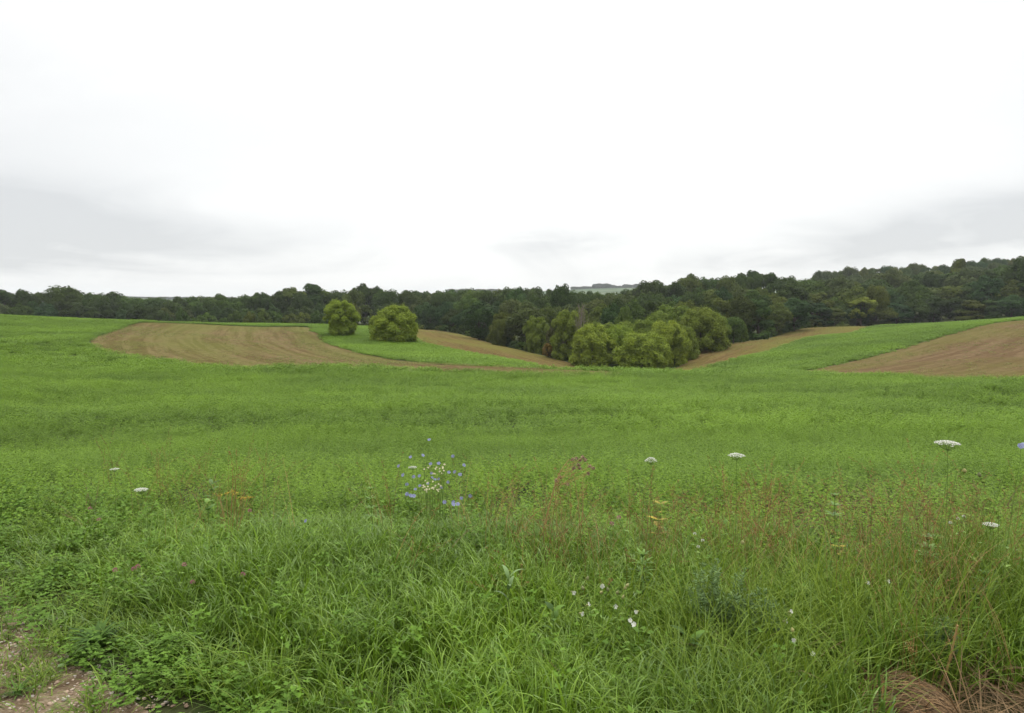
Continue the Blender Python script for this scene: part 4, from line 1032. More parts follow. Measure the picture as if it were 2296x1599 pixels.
# ------------------------------------------------------------------ flowers and single plants of the verge
M_STEM = mat_leaf('plant_stem', 0.0, 0.6, 0.15, (1.15, 1.0, 0.9), False, (0.130, 0.225, 0.048))
M_TAN = mat_leaf('dry_stem', 0.0, 0.7, 0.2, (1.1, 1.0, 0.9), False, (0.34, 0.235, 0.10))
M_WHITE = mat_leaf('white_petal', 0.25, 0.7, 0.15, (1.0, 1.0, 0.96), False, (0.70, 0.70, 0.64), lo=0.8, hi=1.15)
M_CREAM = mat_leaf('cream_petal', 0.2, 0.7, 0.15, (1.0, 0.96, 0.85), False, (0.62, 0.58, 0.40), lo=0.75, hi=1.15)
M_BLUE = mat_leaf('blue_petal', 0.25, 0.6, 0.2, (1.1, 1.02, 1.0), False, (0.26, 0.29, 0.46), lo=0.75, hi=1.2)
M_PINK = mat_leaf('pink_petal', 0.2, 0.7, 0.15, (1.1, 0.95, 0.95), False, (0.42, 0.20, 0.24), lo=0.7, hi=1.2)
M_YEL = mat_leaf('yellow_petal', 0.2, 0.7, 0.15, (1.0, 0.9, 0.8), False, (0.50, 0.32, 0.04), lo=0.75, hi=1.2)
M_FLUFF = mat_leaf('seed_fluff', 0.25, 0.9, 0.1, (1.0, 0.92, 0.82), False, (0.46, 0.36, 0.25), lo=0.45, hi=1.2)
M_CALYX = mat_leaf('calyx', 0.15, 0.6, 0.25, (1.2, 1.0, 0.9), False, (0.27, 0.30, 0.13))
M_LEAF1 = mat_leaf('broad_leaf', 0.28, 0.5, 0.35, (1.15, 1.08, 0.8), False, (0.115, 0.215, 0.040))
M_SOFT = mat_leaf('soft_leaf', 0.25, 0.6, 0.15, (1.15, 1.08, 0.8), False, (0.078, 0.150, 0.030))
M_LEAF2 = mat_leaf('dark_leaf', 0.2, 0.6, 0.12, (1.2, 1.08, 0.85), False, (0.055, 0.115, 0.022))
M_LEAF3 = mat_leaf('yellowing_leaf', 0.25, 0.55, 0.25, (1.1, 0.95, 0.8), False, (0.33, 0.30, 0.045))
M_GREY = mat_leaf('greygreen_leaf', 0.15, 0.6, 0.25, (1.05, 1.05, 1.0), False, (0.145, 0.225, 0.080))
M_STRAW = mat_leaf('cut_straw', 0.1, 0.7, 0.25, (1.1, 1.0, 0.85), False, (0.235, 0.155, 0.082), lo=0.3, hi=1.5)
fg = np.random.default_rng(77)

def ribbon(mb, path, widths, g, side=None, var=None, fold=0.0):
    path = np.asarray(path, float); n = len(path); t = unit(np.gradient(path, axis=0))
    if side is None:
        side = unit(np.cross(t, np.array([0, 0, 1.0])) + 1e-6)
    w = np.asarray(widths)[:, None] * 0.5; up = unit(np.cross(side, t))
    V = np.concatenate((path - side * w + up * w * fold, path, path + side * w + up * w * fold))
    F = [(i, i + 1, n + i + 1, n + i) for i in range(n - 1)] + [(n + i, n + i + 1, 2 * n + i + 1, 2 * n + i) for i in range(n - 1)]
    mb.add(V, F, fg.random() if var is None else var)

def arc(p0, p1, sag=(0, 0, 0), n=7):
    p0, p1, sag = (np.asarray(v, float) for v in (p0, p1, sag)); s = np.linspace(0, 1, n)[:, None]
    return p0 + (p1 - p0) * s + sag * (4 * s * (1 - s))

def leafy(mb, base, azim, length, width, rise=0.5, droop=0.6, n=7, fold=0.25, var=None):
    """one lance or oval leaf growing from BASE"""
    s = np.linspace(0, 1, n); d = np.array([math.cos(azim), math.sin(azim), 0]); th = rise - (rise + droop) * s
    step = length / (n - 1); P_ = [np.asarray(base, float)]
    for i in range(n - 1): P_.append(P_[-1] + (d * math.cos(th[i]) + np.array([0, 0, math.sin(th[i])])) * step)
    w = width * np.sin(np.pi * np.clip(s, 0.02, 0.985) ** 0.8)
    ribbon(mb, P_, w, fg, side=np.repeat(np.array([[-d[1], d[0], 0]]), n, 0), fold=fold, var=var)

def petals(mb, c, nrm, n, r, w, cup=0.2, notch=False, r0=0.12):
    nrm = unit(np.asarray(nrm, float)); ref = unit(np.cross(nrm, [0.3, 0.8, 0.1])); b = np.cross(nrm, ref); a0 = fg.uniform(0, 6.28)
    for k in range(n):
        a = a0 + 6.283 * k / n + fg.normal() * 0.06; d = ref * math.cos(a) + b * math.sin(a); s = np.cross(nrm, d); rr = r * fg.uniform(0.85, 1.1)
        p0 = c + d * r * r0; p1 = c + d * rr * 0.6 + nrm * r * cup * 0.6; p2 = c + d * rr + nrm * r * cup * (0.7 if not notch else 0.9)
        mb.add([p0 - s * w * .25, p0 + s * w * .25, p1 + s * w * .5, p2 + s * w * .38, p2 - s * w * .38, p1 - s * w * .5], [(0, 1, 2, 5), (5, 2, 3, 4)], fg.random())

def ovoid(mb, c, ax, L_, r, n=8, m=6, prof=None, var=None):
    ax = unit(np.asarray(ax, float)); c = np.asarray(c, float); s = np.linspace(0, 1, m)
    rad = r * (np.sin(np.pi * np.clip(s, 0.04, 0.96)) ** 0.7 if prof is None else prof(s))
    mb.tube(c + ax * (L_ * (s - 0.5))[:, None], rad, n, fg.random() if var is None else var)

# --- wild carrot
def wild_carrot(px, py, Y, wpx, label, dome=0.16, stem_px=None, branches=()):
    c = np.array(at(px, py, Y)); D = wpx / FPX * Y; bx = c[0] if stem_px is None else (stem_px - 1147.5) / FPX * Y
    base = np.array([bx + fg.normal() * 0.02, Y + fg.normal() * 0.03, hz(bx, Y)])
    e = empty('wild_carrot', base); tag(e, label, 'wildflower', 'wild carrots in the verge'); o = base
    top = c - o - np.array([0, 0, D * 0.34])
    st = MB(); path = arc((0, 0, 0), top, (0.015 * fg.normal(), 0.01, 0), 9); st.tube(path, np.linspace(0.0022, 0.0012, 9), 6)
    for k in range(5):
        q = path[2 + k]; a = fg.uniform(0, 6.28)
        for j in range(9):   # feathery leaf
            r_ = 0.02 + 0.012 * j; p = q + np.array([math.cos(a) * r_, math.sin(a) * r_, 0.01 * j - 0.0009 * j * j])
            for sgn in (-1, 1): leafy(st, p, a + sgn * 0.9, 0.022, 0.003, 0.2, 0.2, 3)
    fl = MB(); rays = MB(); N_ = 52 if wpx > 22 else 34
    for k in range(N_):
        r_ = D / 2 * math.sqrt((k + 0.5) / N_); a = k * 2.399963
        p = c - o + np.array([math.cos(a) * r_, math.sin(a) * r_, D * dome * (1 - (2 * r_ / D) ** 2) - D * 0.05 + fg.normal() * D * 0.012])
        if k % 2 == 0: rays.tube(arc(top, p - np.array([0, 0, .002]), (0, 0, -0.1 * D * (2 * r_ / D)), 4), [0.0007] * 4, 3)
        m = 11; d = rand_dirs(m, fg) * np.array([1, 1, .35]) * D * 0.062
        V, F = leaf_quads(p + d, unit(np.array([0, 0, 1.0]) + fg.normal(size=(m, 3)) * .4), D * 0.030 * fg.uniform(.7, 1.2, m), fg, 0.85, 0.05); fl.add(V, F, fg.random(m))
    for k in range(8): leafy(rays, top, k * 0.785, D * 0.28, 0.002, -0.2, 0.5, 4)
    st.build('stem', M_STEM, e); rays.build('rays', M_STEM, e); fl.build('flower_head', M_WHITE, e)
    return e
wild_carrot(2124, 992, 3.8, 52, 'tallest wild carrot with a large flat white umbel, towards the right edge', 0.10, 2100)
wild_carrot(1651, 1020, 4.4, 36, 'wild carrot with a white umbel standing left of the tallest one, right of centre', 0.12)
wild_carrot(1459, 1033, 4.6, 26, 'wild carrot with a small domed white umbel crossed by a rusty stalk', 0.34)
wild_carrot(2221, 1175, 4.1, 32, 'low wild carrot among rusty grass near the right edge', 0.10)
wild_carrot(257, 1051, 4.7, 20, 'wild carrot with a flat tilted white umbel, farthest left of the pair at the left', 0.06)
wild_carrot(316, 1097, 4.3, 29, 'wild carrot with a ragged white umbel at the left, nearer of the pair there', 0.10)
wild_carrot(925, 1047, 5.3, 20, 'small cream wild carrot umbel among the blue chicory', 0.10)
def carrot_bud(px, py, Y, base_px, label):
    c = np.array(at(px, py, Y)); bx = (base_px - 1147.5) / FPX * Y; base = np.array([bx, Y, hz(bx, Y)])
    e = empty('nodding_carrot_bud', base); tag(e, label, 'wildflower', 'closed wild carrot heads'); p = c - base
    kx = p[0]; top = np.array([kx * 0.45, 0, p[2] + 0.035])
    st = MB(); path = np.concatenate((arc((0, 0, 0), top, (0, 0, 0), 8), arc(top, p, (0, 0, 0.02), 5)[1:])); st.tube(path, np.linspace(0.002, 0.0012, len(path)), 5); st.build('stem', M_STEM, e)
    hd = MB(); ovoid(hd, p - np.array([0, 0, .008]), (0.3, 0, -1), 0.026, 0.010); 
    for k in range(10): leafy(hd, p, k * 0.63, 0.02, 0.002, -0.6, 0.8, 4)
    hd.build('bud', M_CALYX, e)
carrot_bud(2195, 1061, 3.8, 2118, 'closed nodding carrot head bending right beside the tallest umbel')
carrot_bud(2162, 1052, 3.8, 2110, 'upright closed carrot head just right of the tallest umbel stem')
carrot_bud(1664, 1213, 3.9, 1590, 'closed carrot head hanging from an arched stem right of centre')

# --- chicory
CH = [(962, 986), (920, 1025), (948, 1021), (1015, 1023), (893, 1045), (965, 1040), (983, 1039), (1040, 1043), (903, 1065), (927, 1069), (940, 1067), (967, 1061), (1006, 1059), (1019, 1058), (1031, 1064), (969, 1071),
      (975, 1075), (983, 1074), (912, 1086), (959, 1084), (1004, 1081), (941, 1089), (931, 1097), (989, 1093), (912, 1108), (920, 1111), (927, 1112), (996, 1126), (1016, 1126), (1016, 1131), (1026, 1130), (1015, 1141), (1034, 1117), (1054, 1112), (1091, 1101)]
def chicory(flowers, base_px, Y, label, rad=0.0130):
    bx = (base_px - 1147.5) / FPX * Y; base = np.array([bx, Y, hz(bx, Y)]); e = empty('chicory', base); tag(e, label, 'wildflower', 'blue chicory in the verge')
    st = MB(); heads = [np.array(at(px, py, Y + fg.uniform(-.22, .22))) - base for px, py in flowers]
    main = []
    for k in range(3):
        tip = heads[int(np.argmax([h[2] - abs(h[0] - (k - 1) * .12) for h in heads]))] * np.array([1, 1, .92]) + np.array([(k - 1) * .05, 0, 0])
        path = arc(((k - 1) * .12 + fg.normal() * .03, fg.normal() * .06, 0), tip, (0.02 * fg.normal(), 0, 0), 9); st.tube(path, np.linspace(.0022, .0010, 9), 5); main.append(path)
    for h in heads:
        best = min((np.linalg.norm(q - h) + (10 if q[2] > h[2] - .05 else 0), j, i) for j, m in enumerate(main) for i, q in enumerate(m)); q = main[best[1]][best[2]]
        st.tube(arc(q, h, (0, 0, -.02), 5), [.0012, .0011, .001, .001, .001], 4)
    for m in main:
        for i in (1, 2, 3, 4): leafy(st, m[i], fg.uniform(0, 6.28), fg.uniform(.06, .14) * (1.2 - i * .2), .016, .5, .5)
    st.build('stem', M_STEM, e)
    for h in heads:
        mb = MB(); nr = np.array([fg.normal() * .35, -0.75 + fg.normal() * .3, .7]); petals(mb, h, nr, 15, rad * fg.uniform(.85, 1.1), rad * .36, .15); petals(mb, h + unit(nr) * .001, nr, 7, rad * .5, rad * .2, .5)
        mb.build('flower', M_BLUE, e)
chicory([f for f in CH if f[0] < 945 and f[1] < 1100] + [(962, 986)], 945, 5.4, 'left chicory plant of the blue-flowered clump, with the single highest flower')
chicory([f for f in CH if 945 <= f[0] < 1000 and f[0] != 962 and f[1] < 1125], 978, 5.3, 'middle chicory plant of the blue-flowered clump')
chicory([f for f in CH if f[0] >= 1000 and f[1] < 1100] + [(1034, 1117), (1054, 1112)], 1012, 5.3, 'right chicory plant of the blue-flowered clump')
chicory([(912, 1108), (920, 1111), (927, 1112)], 918, 4.7, 'short chicory with three touching blue flowers at lower left of the clump', .014)
chicory([(996, 1126), (1016, 1126), (1016, 1131), (1026, 1130), (1015, 1141)], 1008, 4.7, 'short chicory with flowers one above another below the clump', .014)
chicory([(2288, 1000), (2294, 996)], 2300, 3.7, 'chicory with vivid blue flower cut by the right edge', .017)
chicory([(685, 1168)], 690, 4.2, 'lone small blue chicory flower low in the grass left of centre', .012)

# --- fleabane
def fleabane(pts, base_px, Y, label):
    bx = (base_px - 1147.5) / FPX * Y; base = np.array([bx, Y, hz(bx, Y)]); e = empty('fleabane', base); tag(e, label, 'wildflower')
    st = MB(); fl = MB(); c0 = np.array([0, 0, .28])
    for px, py in pts:
        h = np.array(at(px + fg.normal() * 3, py + fg.normal() * 3, Y + fg.uniform(-.12, .12))) - base; st.tube(arc((h[0] * .75 + fg.normal() * .02, h[1] * .6, .02), h, (0, 0, 0), 5), [.0009] * 5, 4)
        petals(fl, h, (fg.normal() * .4, -.7, .7), 12, .0070, .0026, .2)
    st.build('stem', M_STEM, e); fl.build('flowers', M_CREAM, e)
fleabane([(955 + 45 * fg.random(), 1040 + 22 * fg.random()) for _ in range(16)] + [(945 + 50 * fg.random(), 1075 + 30 * fg.random()) for _ in range(24)], 970, 5.2, 'cream-flowered fleabane tangled in the middle of the blue chicory clump')

# --- white campion
def campion(flowers, buds, base_px, Y, label):
    bx = (base_px - 1147.5) / FPX * Y; base = np.array([bx, Y, hz(bx, Y)]); e = empty('white_campion', base); tag(e, label, 'wildflower', 'white campions in the verge')
    st = MB(); root = np.array([0, 0, 0.08])
    for i, (px, py) in enumerate(flowers + buds):
        h = np.array(at(px, py, Y + fg.uniform(-.08, .08))) - base; path = arc(root * fg.uniform(0, 1.2), h - np.array([0, 0, .012]), (0.01 * fg.normal(), 0, .02), 7); st.tube(path, np.linspace(.0017, .0011, 7), 4)
        for j in (2, 4): leafy(st, path[j], fg.uniform(0, 6.28), .035, .009, .5, .4)
        if i < len(flowers):
            nr = np.array([fg.choice([-1, 1]) * .7, -.7, .3]) + fg.normal(size=3) * .2; nr = unit(nr)
            cx = MB(); ovoid(cx, h - nr * .011, nr, .019, .0055); f = cx.build('calyx', M_CALYX, e, True)
            mb = MB(); petals(mb, h, nr, 5, .0105, .009, .25, True, .05); mb.build('flower', M_WHITE, f)
        else:
            cx = MB(); ovoid(cx, h, (fg.normal() * .35, fg.normal() * .3, 1), .021, .0072, prof=lambda s: np.array([.25, .8, 1., .9, .55, .2])); cx.build('calyx', M_CALYX, e, True)
    st.build('stem', M_STEM, e)
campion([(1350, 1314), (1286, 1329), (1320, 1355), (1305, 1376), (1380, 1360), (1426, 1372)], [(1317, 1296), (1306, 1318), (1348, 1328), (1362, 1321), (1384, 1328), (1401, 1318), (1406, 1312), (1397, 1338)], 1352, 3.15, 'white campion with many swollen pale seed capsules, low right of centre')
campion([(1413, 1391), (1421, 1400)], [], 1412, 2.95, 'white campion with a double white flower just below the capsule-laden one')
campion([(1773, 1371), (1763, 1393)], [(1770, 1380)], 1775, 3.1, 'white campion with two flowers one above the other in dark grass at right')
campion([(1780, 1436)], [(1776, 1412)], 1782, 2.9, 'white campion with a single flower under the two-flowered one')
campion([(1822, 1466)], [], 1826, 2.85, 'white campion closest to the camera at right, single ragged flower')
campion([(1946, 1307)], [], 1952, 3.5, 'white campion with one round white flower left of a cream twin')
campion([(1991, 1303)], [], 1994, 3.5, 'white campion with a creamy starry flower right of the round one')

# --- clovers
def clover(px, py, Y, m, label, group, r=0.011):
    c = np.array(at(px, py, Y)); base = np.array([c[0] + .02 * fg.normal(), Y + .02, hz(c[0], Y)]); e = empty('clover', base); tag(e, label, 'clover', group)
    st = MB(); h = c - base; path = arc((0, 0, 0), h, (.02 * fg.normal(), 0, 0), 6); st.tube(path, [.0016] * 6, 4)
    for j in (2, 3, 4):
        a = fg.uniform(0, 6.28)
        for k in (-1, 0, 1): leafy(st, path[j] + np.array([math.cos(a), math.sin(a), .3]) * .012, a + k * .9, .022, .013, .2, .3, 5)
    st.build('stem', M_STEM, e)
    fl = MB(); n = 90; d = rand_dirs(n, fg); d = d[d[:, 2] > -.5]; n = len(d)
    V, F = leaf_quads(h + d * r * np.array([1, 1, .95]), unit(np.cross(d, fg.normal(size=(n, 3)))), np.full(n, r * .38), fg, .4, .1, d); fl.add(V, F, fg.random(n)); fl.build('flower_head', m, e)
for px, py, Y, lab in ((258, 1278, 3.9, 'pink clover head, left of the touching pair'), (300, 1276, 3.9, 'pink clover head forming the lower half of the touching pair at left'), (309, 1270, 3.9, 'pink clover head forming the upper half of the touching pair at left'), (432, 1305, 3.8, 'pink clover head right of the touching pair'),
                       (413, 1266, 3.9, 'small pink clover head highest of the left group'), (544, 1288, 3.8, 'dull pink clover head right end of the left group'), (1387, 1160, 4.3, 'purplish clover head upper one of two beside an orange stem'), (1371, 1174, 4.3, 'purplish clover head lower one of two beside an orange stem'), (202, 1140, 4.9, 'faint pink clover head in the far left grass'), (222, 1165, 4.6, 'pink clover head below the ragged carrot umbel at left'), (560, 1145, 4.7, 'pink clover head beside a pale broad leaf left of centre')):
    clover(px, py, Y, M_PINK, lab, 'pink clover heads')
for px, py, Y, lab in ((1575, 1212, 4.1, 'white clover ball, upper of two under the small domed umbel'), (1565, 1226, 4.1, 'white clover ball, lower of two under the small domed umbel'), (2147, 1163, 4.2, 'white clover ball left of the low carrot umbel'), (2160, 1158, 4.2, 'white clover ball nearest the tall carrot stem base'), (2130, 1172, 4.2, 'pale clover ball lowest beside the tall carrot stem'), (1557, 1197, 4.2, 'pale clover ball left of the pair under the domed umbel')):
    clover(px, py, Y, M_WHITE, lab, 'white clover heads', .008)

# --- dead thistle gone to fluff
def thistle():
    Y = 4.6; base_px = 1212; bx = (base_px - 1147.5) / FPX * Y; base = np.array([bx, Y, hz(bx, Y)]); e = empty('dead_thistle', base); tag(e, 'dead thistle with fluffy brown seed heads on a bent tan stalk', 'thistle')
    st = MB(); p1 = np.array(at(1276, 1030, Y)) - base; k = np.array(at(1238, 1110, Y)) - base
    path = np.concatenate((arc((0, 0, 0), k, (-.02, 0, 0), 6), arc(k, p1, (-.012, 0, .015), 6)[1:])); st.tube(path, np.linspace(.0046, .0026, len(path)), 5)
    heads = [(1283, 1030), (1292, 1028), (1300, 1032), (1306, 1026), (1296, 1042), (1312, 1031), (1286, 1050), (1300, 1050), (1322, 1046), (1330, 1050), (1318, 1062), (1256, 1070), (1246, 1078), (1272, 1086)]
    sub = []
    for px, py in heads:
        h = np.array(at(px, py, Y + fg.uniform(-.06, .06))) - base; q = path[int(fg.integers(5, len(path)))]; st.tube(arc(q, h, (0, 0, -.01), 5), [.0016] * 5, 4); sub.append(h)
    for px, py in ((1330, 1140), (1310, 1100)): st.tube(arc(np.array(at(1300, 1200, Y)) - base, np.array(at(px - 25, py - 40, Y)) - base, (.01, 0, 0), 5), [.0018] * 5, 4)
    st.build('stem', M_TAN, e)
    for h in sub:
        mb = MB(); n = 60; d = rand_dirs(n, fg); V, F = leaf_quads(h + d * .012 * fg.random((n, 1)), unit(fg.normal(size=(n, 3))), np.full(n, .0085), fg, .38, .1, d + np.array([0, 0, .5])); mb.add(V, F, fg.random(n)); mb.build('seed_head', M_FLUFF, e)
thistle()

# --- leafy single plants
def whorl_plant(px, py, Y, label, ln=.085, w=.016, tiers=5, mat=None, name='lance_leaf_plant', cat='plant'):
    c = np.array(at(px, py, Y)); base = np.array([c[0], Y, hz(c[0], Y)]); e = empty(name, base); tag(e, label, cat); h = c - base
    st = MB(); path = arc((0, 0, 0), h, (.01, 0, 0), 9); st.tube(path, np.linspace(.0034, .002, 9), 6); st.build('stem', M_STEM, e)
    lf = MB()
    for t in range(tiers):
        z = 1 - t * .11
        for k in range(6 if t else 7): leafy(lf, h * z + np.array([0, 0, 0]), k * 1.05 + t * .5 + fg.normal() * .1, ln * (0.8 + .22 * t) * fg.uniform(.8, 1.1), w, 1.0 - .25 * t if t else 1.25, .25 + .12 * t, 7, .3)
    lf.build('leaves', mat or M_LEAF1, e)
whorl_plant(1440, 1250, 3.8, 'leafy plant with a star of narrow bright green leaves right of centre')
whorl_plant(2208, 1292, 3.6, 'leafy plant with narrow leaves low at the right edge', .075, .013)
whorl_plant(2080, 1212, 4.0, 'soft pale green leafy plant among rusty stalks at right', .07, .024, 4)
whorl_plant(830, 1100, 4.7, 'upright leafy stem with small leaves left of the chicory', .05, .012, 6)
whorl_plant(1870, 1115, 4.5, 'pale divided-leaf plant between rusty grass patches', .06, .018, 3)
def broad_plant(px, py, Y, label, n=5, ln=.11, w=.05, mat=None, name='broad_leaf_plant', rise=.9, z_drop=0.0):
    c = np.array(at(px, py, Y)); base = np.array([c[0], Y, hz(c[0], Y)]); e = empty(name, base); tag(e, label, 'plant'); h = c - base - np.array([0, 0, z_drop])
    h[2] = max(h[2], 0.02); st = MB(); st.tube(arc((0, 0, 0), h, (0, 0, 0), 5), [.004, .0035, .003, .003, .0028], 6); st.build('stem', M_STEM, e)
    lf = MB()
    for k in range(n): leafy(lf, h * (1 - .12 * (k // 2)), k * 2.4 + fg.normal() * .3, ln * fg.uniform(.8, 1.15), w, rise, .35, 8, .22)
    lf.build('leaves', mat or M_LEAF1, e)
broad_plant(466, 1130, 4.9, 'pale broad-leaved milkweed sprout left of the yellow flowers', 4, .07, .036, rise=1.1)
broad_plant(474, 1088, 5.4, 'blurred pale broad-leaved sprout behind the milkweed sprout', 5, .08, .03, rise=1.0)
broad_plant(1545, 1430, 3.05, 'broad-leaved milkweed with large soft leaves beside the campion capsules', 6, .10, .036, M_SOFT)
broad_plant(1240, 1370, 3.15, 'broad-leaved plant with large leaves left of the campion capsules', 5, .075, .032, M_SOFT)
broad_plant(1475, 1165, 4.5, 'yellowing broad-leaved plant under the small domed umbel', 6, .075, .034, M_LEAF3, 'yellowing_plant', .5)
broad_plant(1480, 1130, 4.6, 'small lime-yellow leaf sprig just above the yellowing plant', 3, .06, .03, M_LEAF3, 'yellowing_plant', .7)
broad_plant(1880, 1225, 4.1, 'orange-yellow withering leaf cluster in the rusty grass', 4, .05, .024, M_LEAF3, 'yellowing_plant', .4)
broad_plant(1140, 1300, 3.3, 'upright grey-green leafy shoot standing out of the bent grass', 5, .10, .022, M_GREY, 'leafy_shoot', 1.3)
def rosette(px, py, Y, label, n, ln, w, mat, rise=.9, name='leaf_rosette'):
    c = on_ground(px, py, Y); e = empty(name, c); tag(e, label, 'plant'); lf = MB()
    for k in range(n): leafy(lf, (.01 * fg.normal(), .01 * fg.normal(), .01), k * 2.4 + fg.normal() * .2, ln * fg.uniform(.7, 1.1), w * fg.uniform(.8, 1.1), rise + fg.normal() * .2, .3, 9, .3)
    lf.build('leaves', mat, e)
rosette(222, 1450, 3.45, 'dark green rosette of long leaves at the gravel edge', 30, .22, .022, M_LEAF2, 1.25)
rosette(152, 1492, 3.35, 'small plantain rosette with round grey-green leaves on the gravel edge', 7, .09, .055, M_GREY, .35)
rosette(240, 1520, 3.2, 'pale narrow-leaved rosette between the dark rosette and the pebbles', 10, .11, .014, M_LEAF1, .5)
rosette(40, 1560, 3.05, 'small grassy tuft alone on the gravel in the corner', 24, .10, .007, M_LEAF2, .9)
def goldenrod(px, py, Y):
    base = np.array(at(px, py, Y)); base[2] = hz(base[0], Y); e = empty('yellow_wildflower', base); tag(e, 'yellow-flowered weed with thin flat sprays on orange stems, left of centre', 'wildflower')
    st = MB(); fl = MB()
    for dx, dy in ((-20, 2), (-6, -2), (8, -6), (18, -1), (28, 8), (48, 6), (40, 9)):
        h = np.array(at(px + dx, py + dy, Y + fg.uniform(-.05, .05))) - base; st.tube(arc((.01 * fg.normal(), 0, .05), h, (0, 0, 0), 6), [.0018] * 6, 4)
        n = 26; d = fg.normal(size=(n, 3)) * np.array([.016, .012, .004]); V, F = leaf_quads(h + d, unit(np.array([0, 0, 1.]) + fg.normal(size=(n, 3)) * .3), np.full(n, .0042), fg, .6); fl.add(V, F, fg.random(n))
    st.build('stems', M_TAN, e); fl.build('flowers', M_YEL, e)
goldenrod(512, 1108, 4.8)
def feathery(px, Y, label, hgt, rad):
    bx = (px - 1147.5) / FPX * Y; base = np.array([bx, Y, hz(bx, Y)]); e = empty('feathery_plant', base); tag(e, label, 'plant'); st = MB(); lf = MB()
    for s in range(34):
        a = fg.uniform(0, 6.28); q = rad * math.sqrt(fg.random()); tip = np.array([math.cos(a) * q, math.sin(a) * q * .7, hgt * fg.uniform(.6, 1.0) * (1 - .25 * (q / rad) ** 2)]); path = arc((tip[0] * .3, tip[1] * .3, 0), tip, (0, 0, .02), 8); st.tube(path, np.linspace(.002, .0008, 8), 4)
        n = 90; t = fg.uniform(.3, 1, n) * 7; j = np.minimum(t.astype(int), 6); P_ = path[j] + (path[j + 1] - path[j]) * (t - j)[:, None]; d = rand_dirs(n, fg); d[:, 2] = np.abs(d[:, 2]) * .6
        V, F = leaf_quads(P_ + d * .012, unit(fg.normal(size=(n, 3)) + np.array([0, 0, .8])), fg.uniform(.009, .017, n), fg, .2, .1, d); lf.add(V, F, fg.random(n))
    st.build('stems', M_STEM, e); lf.build('foliage', M_GREY, e)
feathery(1625, 3.35, 'bushy grey-green feathery plant in the dark grass right of centre', .55, .16)
feathery(1700, 3.25, 'second grey-green feathery plant leaning right beside the bushy one', .45, .13)
feathery(2130, 3.2, 'small fresh feathery-leaved plant behind the straw pile', .30, .10)

# --- cut stalks and straw pile at the bottom right
def stalk(b, t, Y, r, label, mat):
    p0 = np.array(at(*b, Y)); p1 = np.array(at(*t, Y - .04)); p0[2] = hz(p0[0], p0[1]) - .01; o = p0.copy(); e = empty('broken_stalk', o); tag(e, label, 'stalk', 'cut stalks by the straw pile')
    mb = MB(); path = arc(p0 - o, p1 - o, (.006, 0, 0), 7); mb.tube(path, np.linspace(r * 1.1, r, 7), 8); mb.add(path[-1] + unit(p1 - p0) * .0005 + np.array([(math.cos(a) * r, math.sin(a) * r * .5, math.sin(a) * r * .5) for a in np.linspace(0, 6.283, 8, endpoint=False)]), [tuple(range(8))]); mb.build('shaft', mat, e)
    sh = MB(); ribbon(sh, arc(path[3], path[5] + np.array([.012, 0, .01]), (.008, 0, 0), 5), [.008, .009, .007, .005, .002], fg); sh.build('dry_sheath', M_TAN, e)
stalk((2099, 1535), (2146, 1402), 3.0, .0044, 'tall leaning tan broken stalk, longest behind the straw pile', M_TAN)
stalk((2032, 1540), (2048, 1424), 3.05, .0032, 'thin upright pinkish broken stalk left of the longest one', M_TAN)
stalk((2036, 1552), (2078, 1486), 2.95, .0044, 'short leaning green cut stalk right behind the straw pile', M_STEM)
stalk((1972, 1585), (1968, 1492), 2.75, .0046, 'upright bright green cut stalk left of the straw pile', M_LEAF1)
stalk((1978, 1640), (1978, 1571), 2.6, .0065, 'thick short green cut stalk at the bottom edge', M_LEAF1)
stalk((2215, 1500), (2238, 1452), 3.2, .004, 'short brown broken stalk in the dark gap at far right', M_TAN)
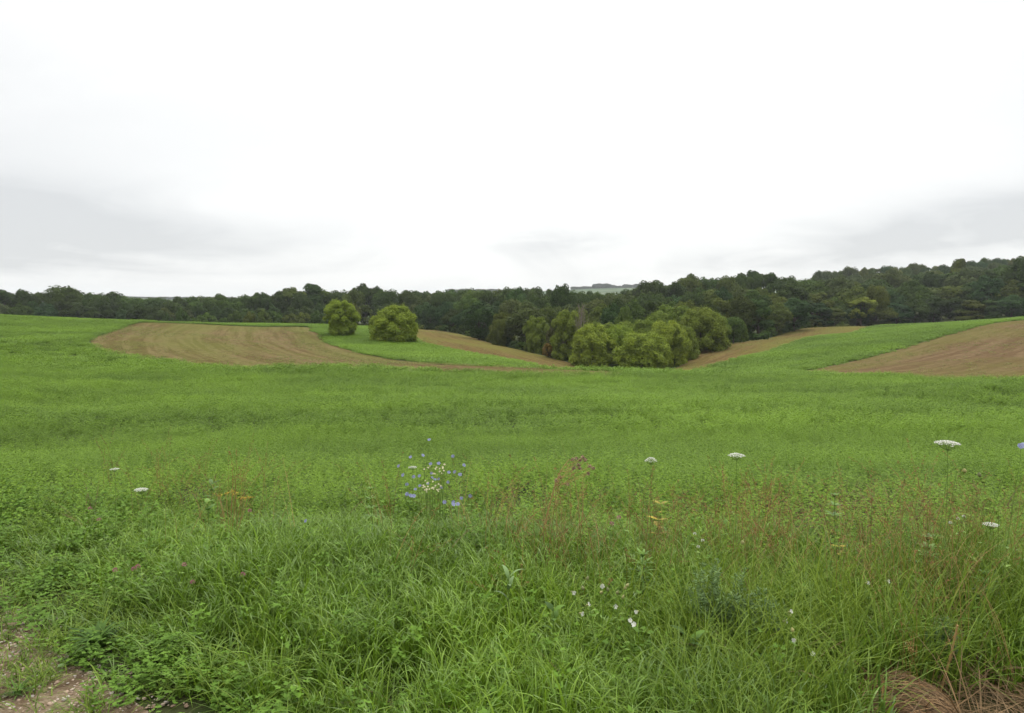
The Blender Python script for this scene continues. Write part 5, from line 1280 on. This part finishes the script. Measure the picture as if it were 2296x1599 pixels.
def straw_pile():
    Y = 2.88; bx = (2072 - 1147.5) / FPX * Y; base = np.array([bx, Y, hz(bx, Y)]); e = empty('straw_pile', base); tag(e, 'low mound of combed reddish-brown cut straw at the bottom edge', 'straw'); RX, RY, HH = .20, .32, .140
    hf = lambda x, y: HH * np.clip(1 - (x / RX) ** 2 - (y / RY) ** 2, 0, 1) ** .75
    n = 28; mb = MB(); V = []; F = []
    for i in range(n):
        for j in range(n):
            r_ = i / (n - 1); a = 6.283 * j / n; x, y = RX * 1.02 * r_ * math.cos(a), RY * 1.02 * r_ * math.sin(a); V.append((x, y, float(hf(x, y)) - .008 + .004 * fg.normal()))
    for i in range(n - 1):
        for j in range(n): F.append((i * n + j, (i + 1) * n + j, (i + 1) * n + (j + 1) % n, i * n + (j + 1) % n))
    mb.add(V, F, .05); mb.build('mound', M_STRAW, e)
    st = MB()
    for _ in range(2300):
        r_ = math.sqrt(fg.random()) * 1.05; a = fg.uniform(0, 6.283); c = np.array([RX * r_ * math.cos(a), RY * r_ * math.sin(a)]); d = -0.48 + fg.normal() * .28; L_ = fg.uniform(.06, .26)
        s = np.linspace(-.5, .5, 6)[:, None]; xy = c + s * L_ * np.array([[math.cos(d), math.sin(d)]]) + (s ** 2) * fg.normal() * .05; lift = fg.uniform(0.0, .014) + (.03 * fg.random() * (s[:, 0] + .5) ** 2 if fg.random() < .12 else 0)
        P_ = np.column_stack((xy, hf(xy[:, 0], xy[:, 1]) + lift)); ribbon(st, P_, np.full(6, fg.uniform(.0014, .0036)), fg, fold=.5)
    st.build('straw', M_STRAW, e)
straw_pile()

# ------------------------------------------------------------------ haze
def haze():
    m = bpy.data.materials.new('haze'); m.use_nodes = True; N, L = new_nodes(m.node_tree); out = N('ShaderNodeOutputMaterial')
    v = N('ShaderNodeVolumePrincipled', ins={'Color': (0.93, 0.97, 1.0, 1), 'Density': HAZE_DENSITY, 'Anisotropy': 0.2}); L(v.outputs[0], out.inputs['Volume'])
    zmin = min(float(height_polar(np.linspace(-3.1, 3.1, 200), np.full(200, r)).min()) for r in (5, 50, 100, 200, 400, 700, 1200, 1800, 3000, 4300)) - 1.0
    b = 4310.0; z0, z1 = zmin - 2, 62.0
    V = [(x, y, z) for z in (z0, z1) for y in (-b, b) for x in (-b, b)]
    F = [(0, 2, 3, 1), (4, 5, 7, 6), (0, 1, 5, 4), (2, 6, 7, 3), (0, 4, 6, 2), (1, 3, 7, 5)]
    o = add_mesh('haze', mesh_np('haze', V, F, m)); tag(o, 'thin damp summer haze lying over the whole valley', 'haze', kind='stuff')
HAZE_DENSITY = 0.00016
haze()
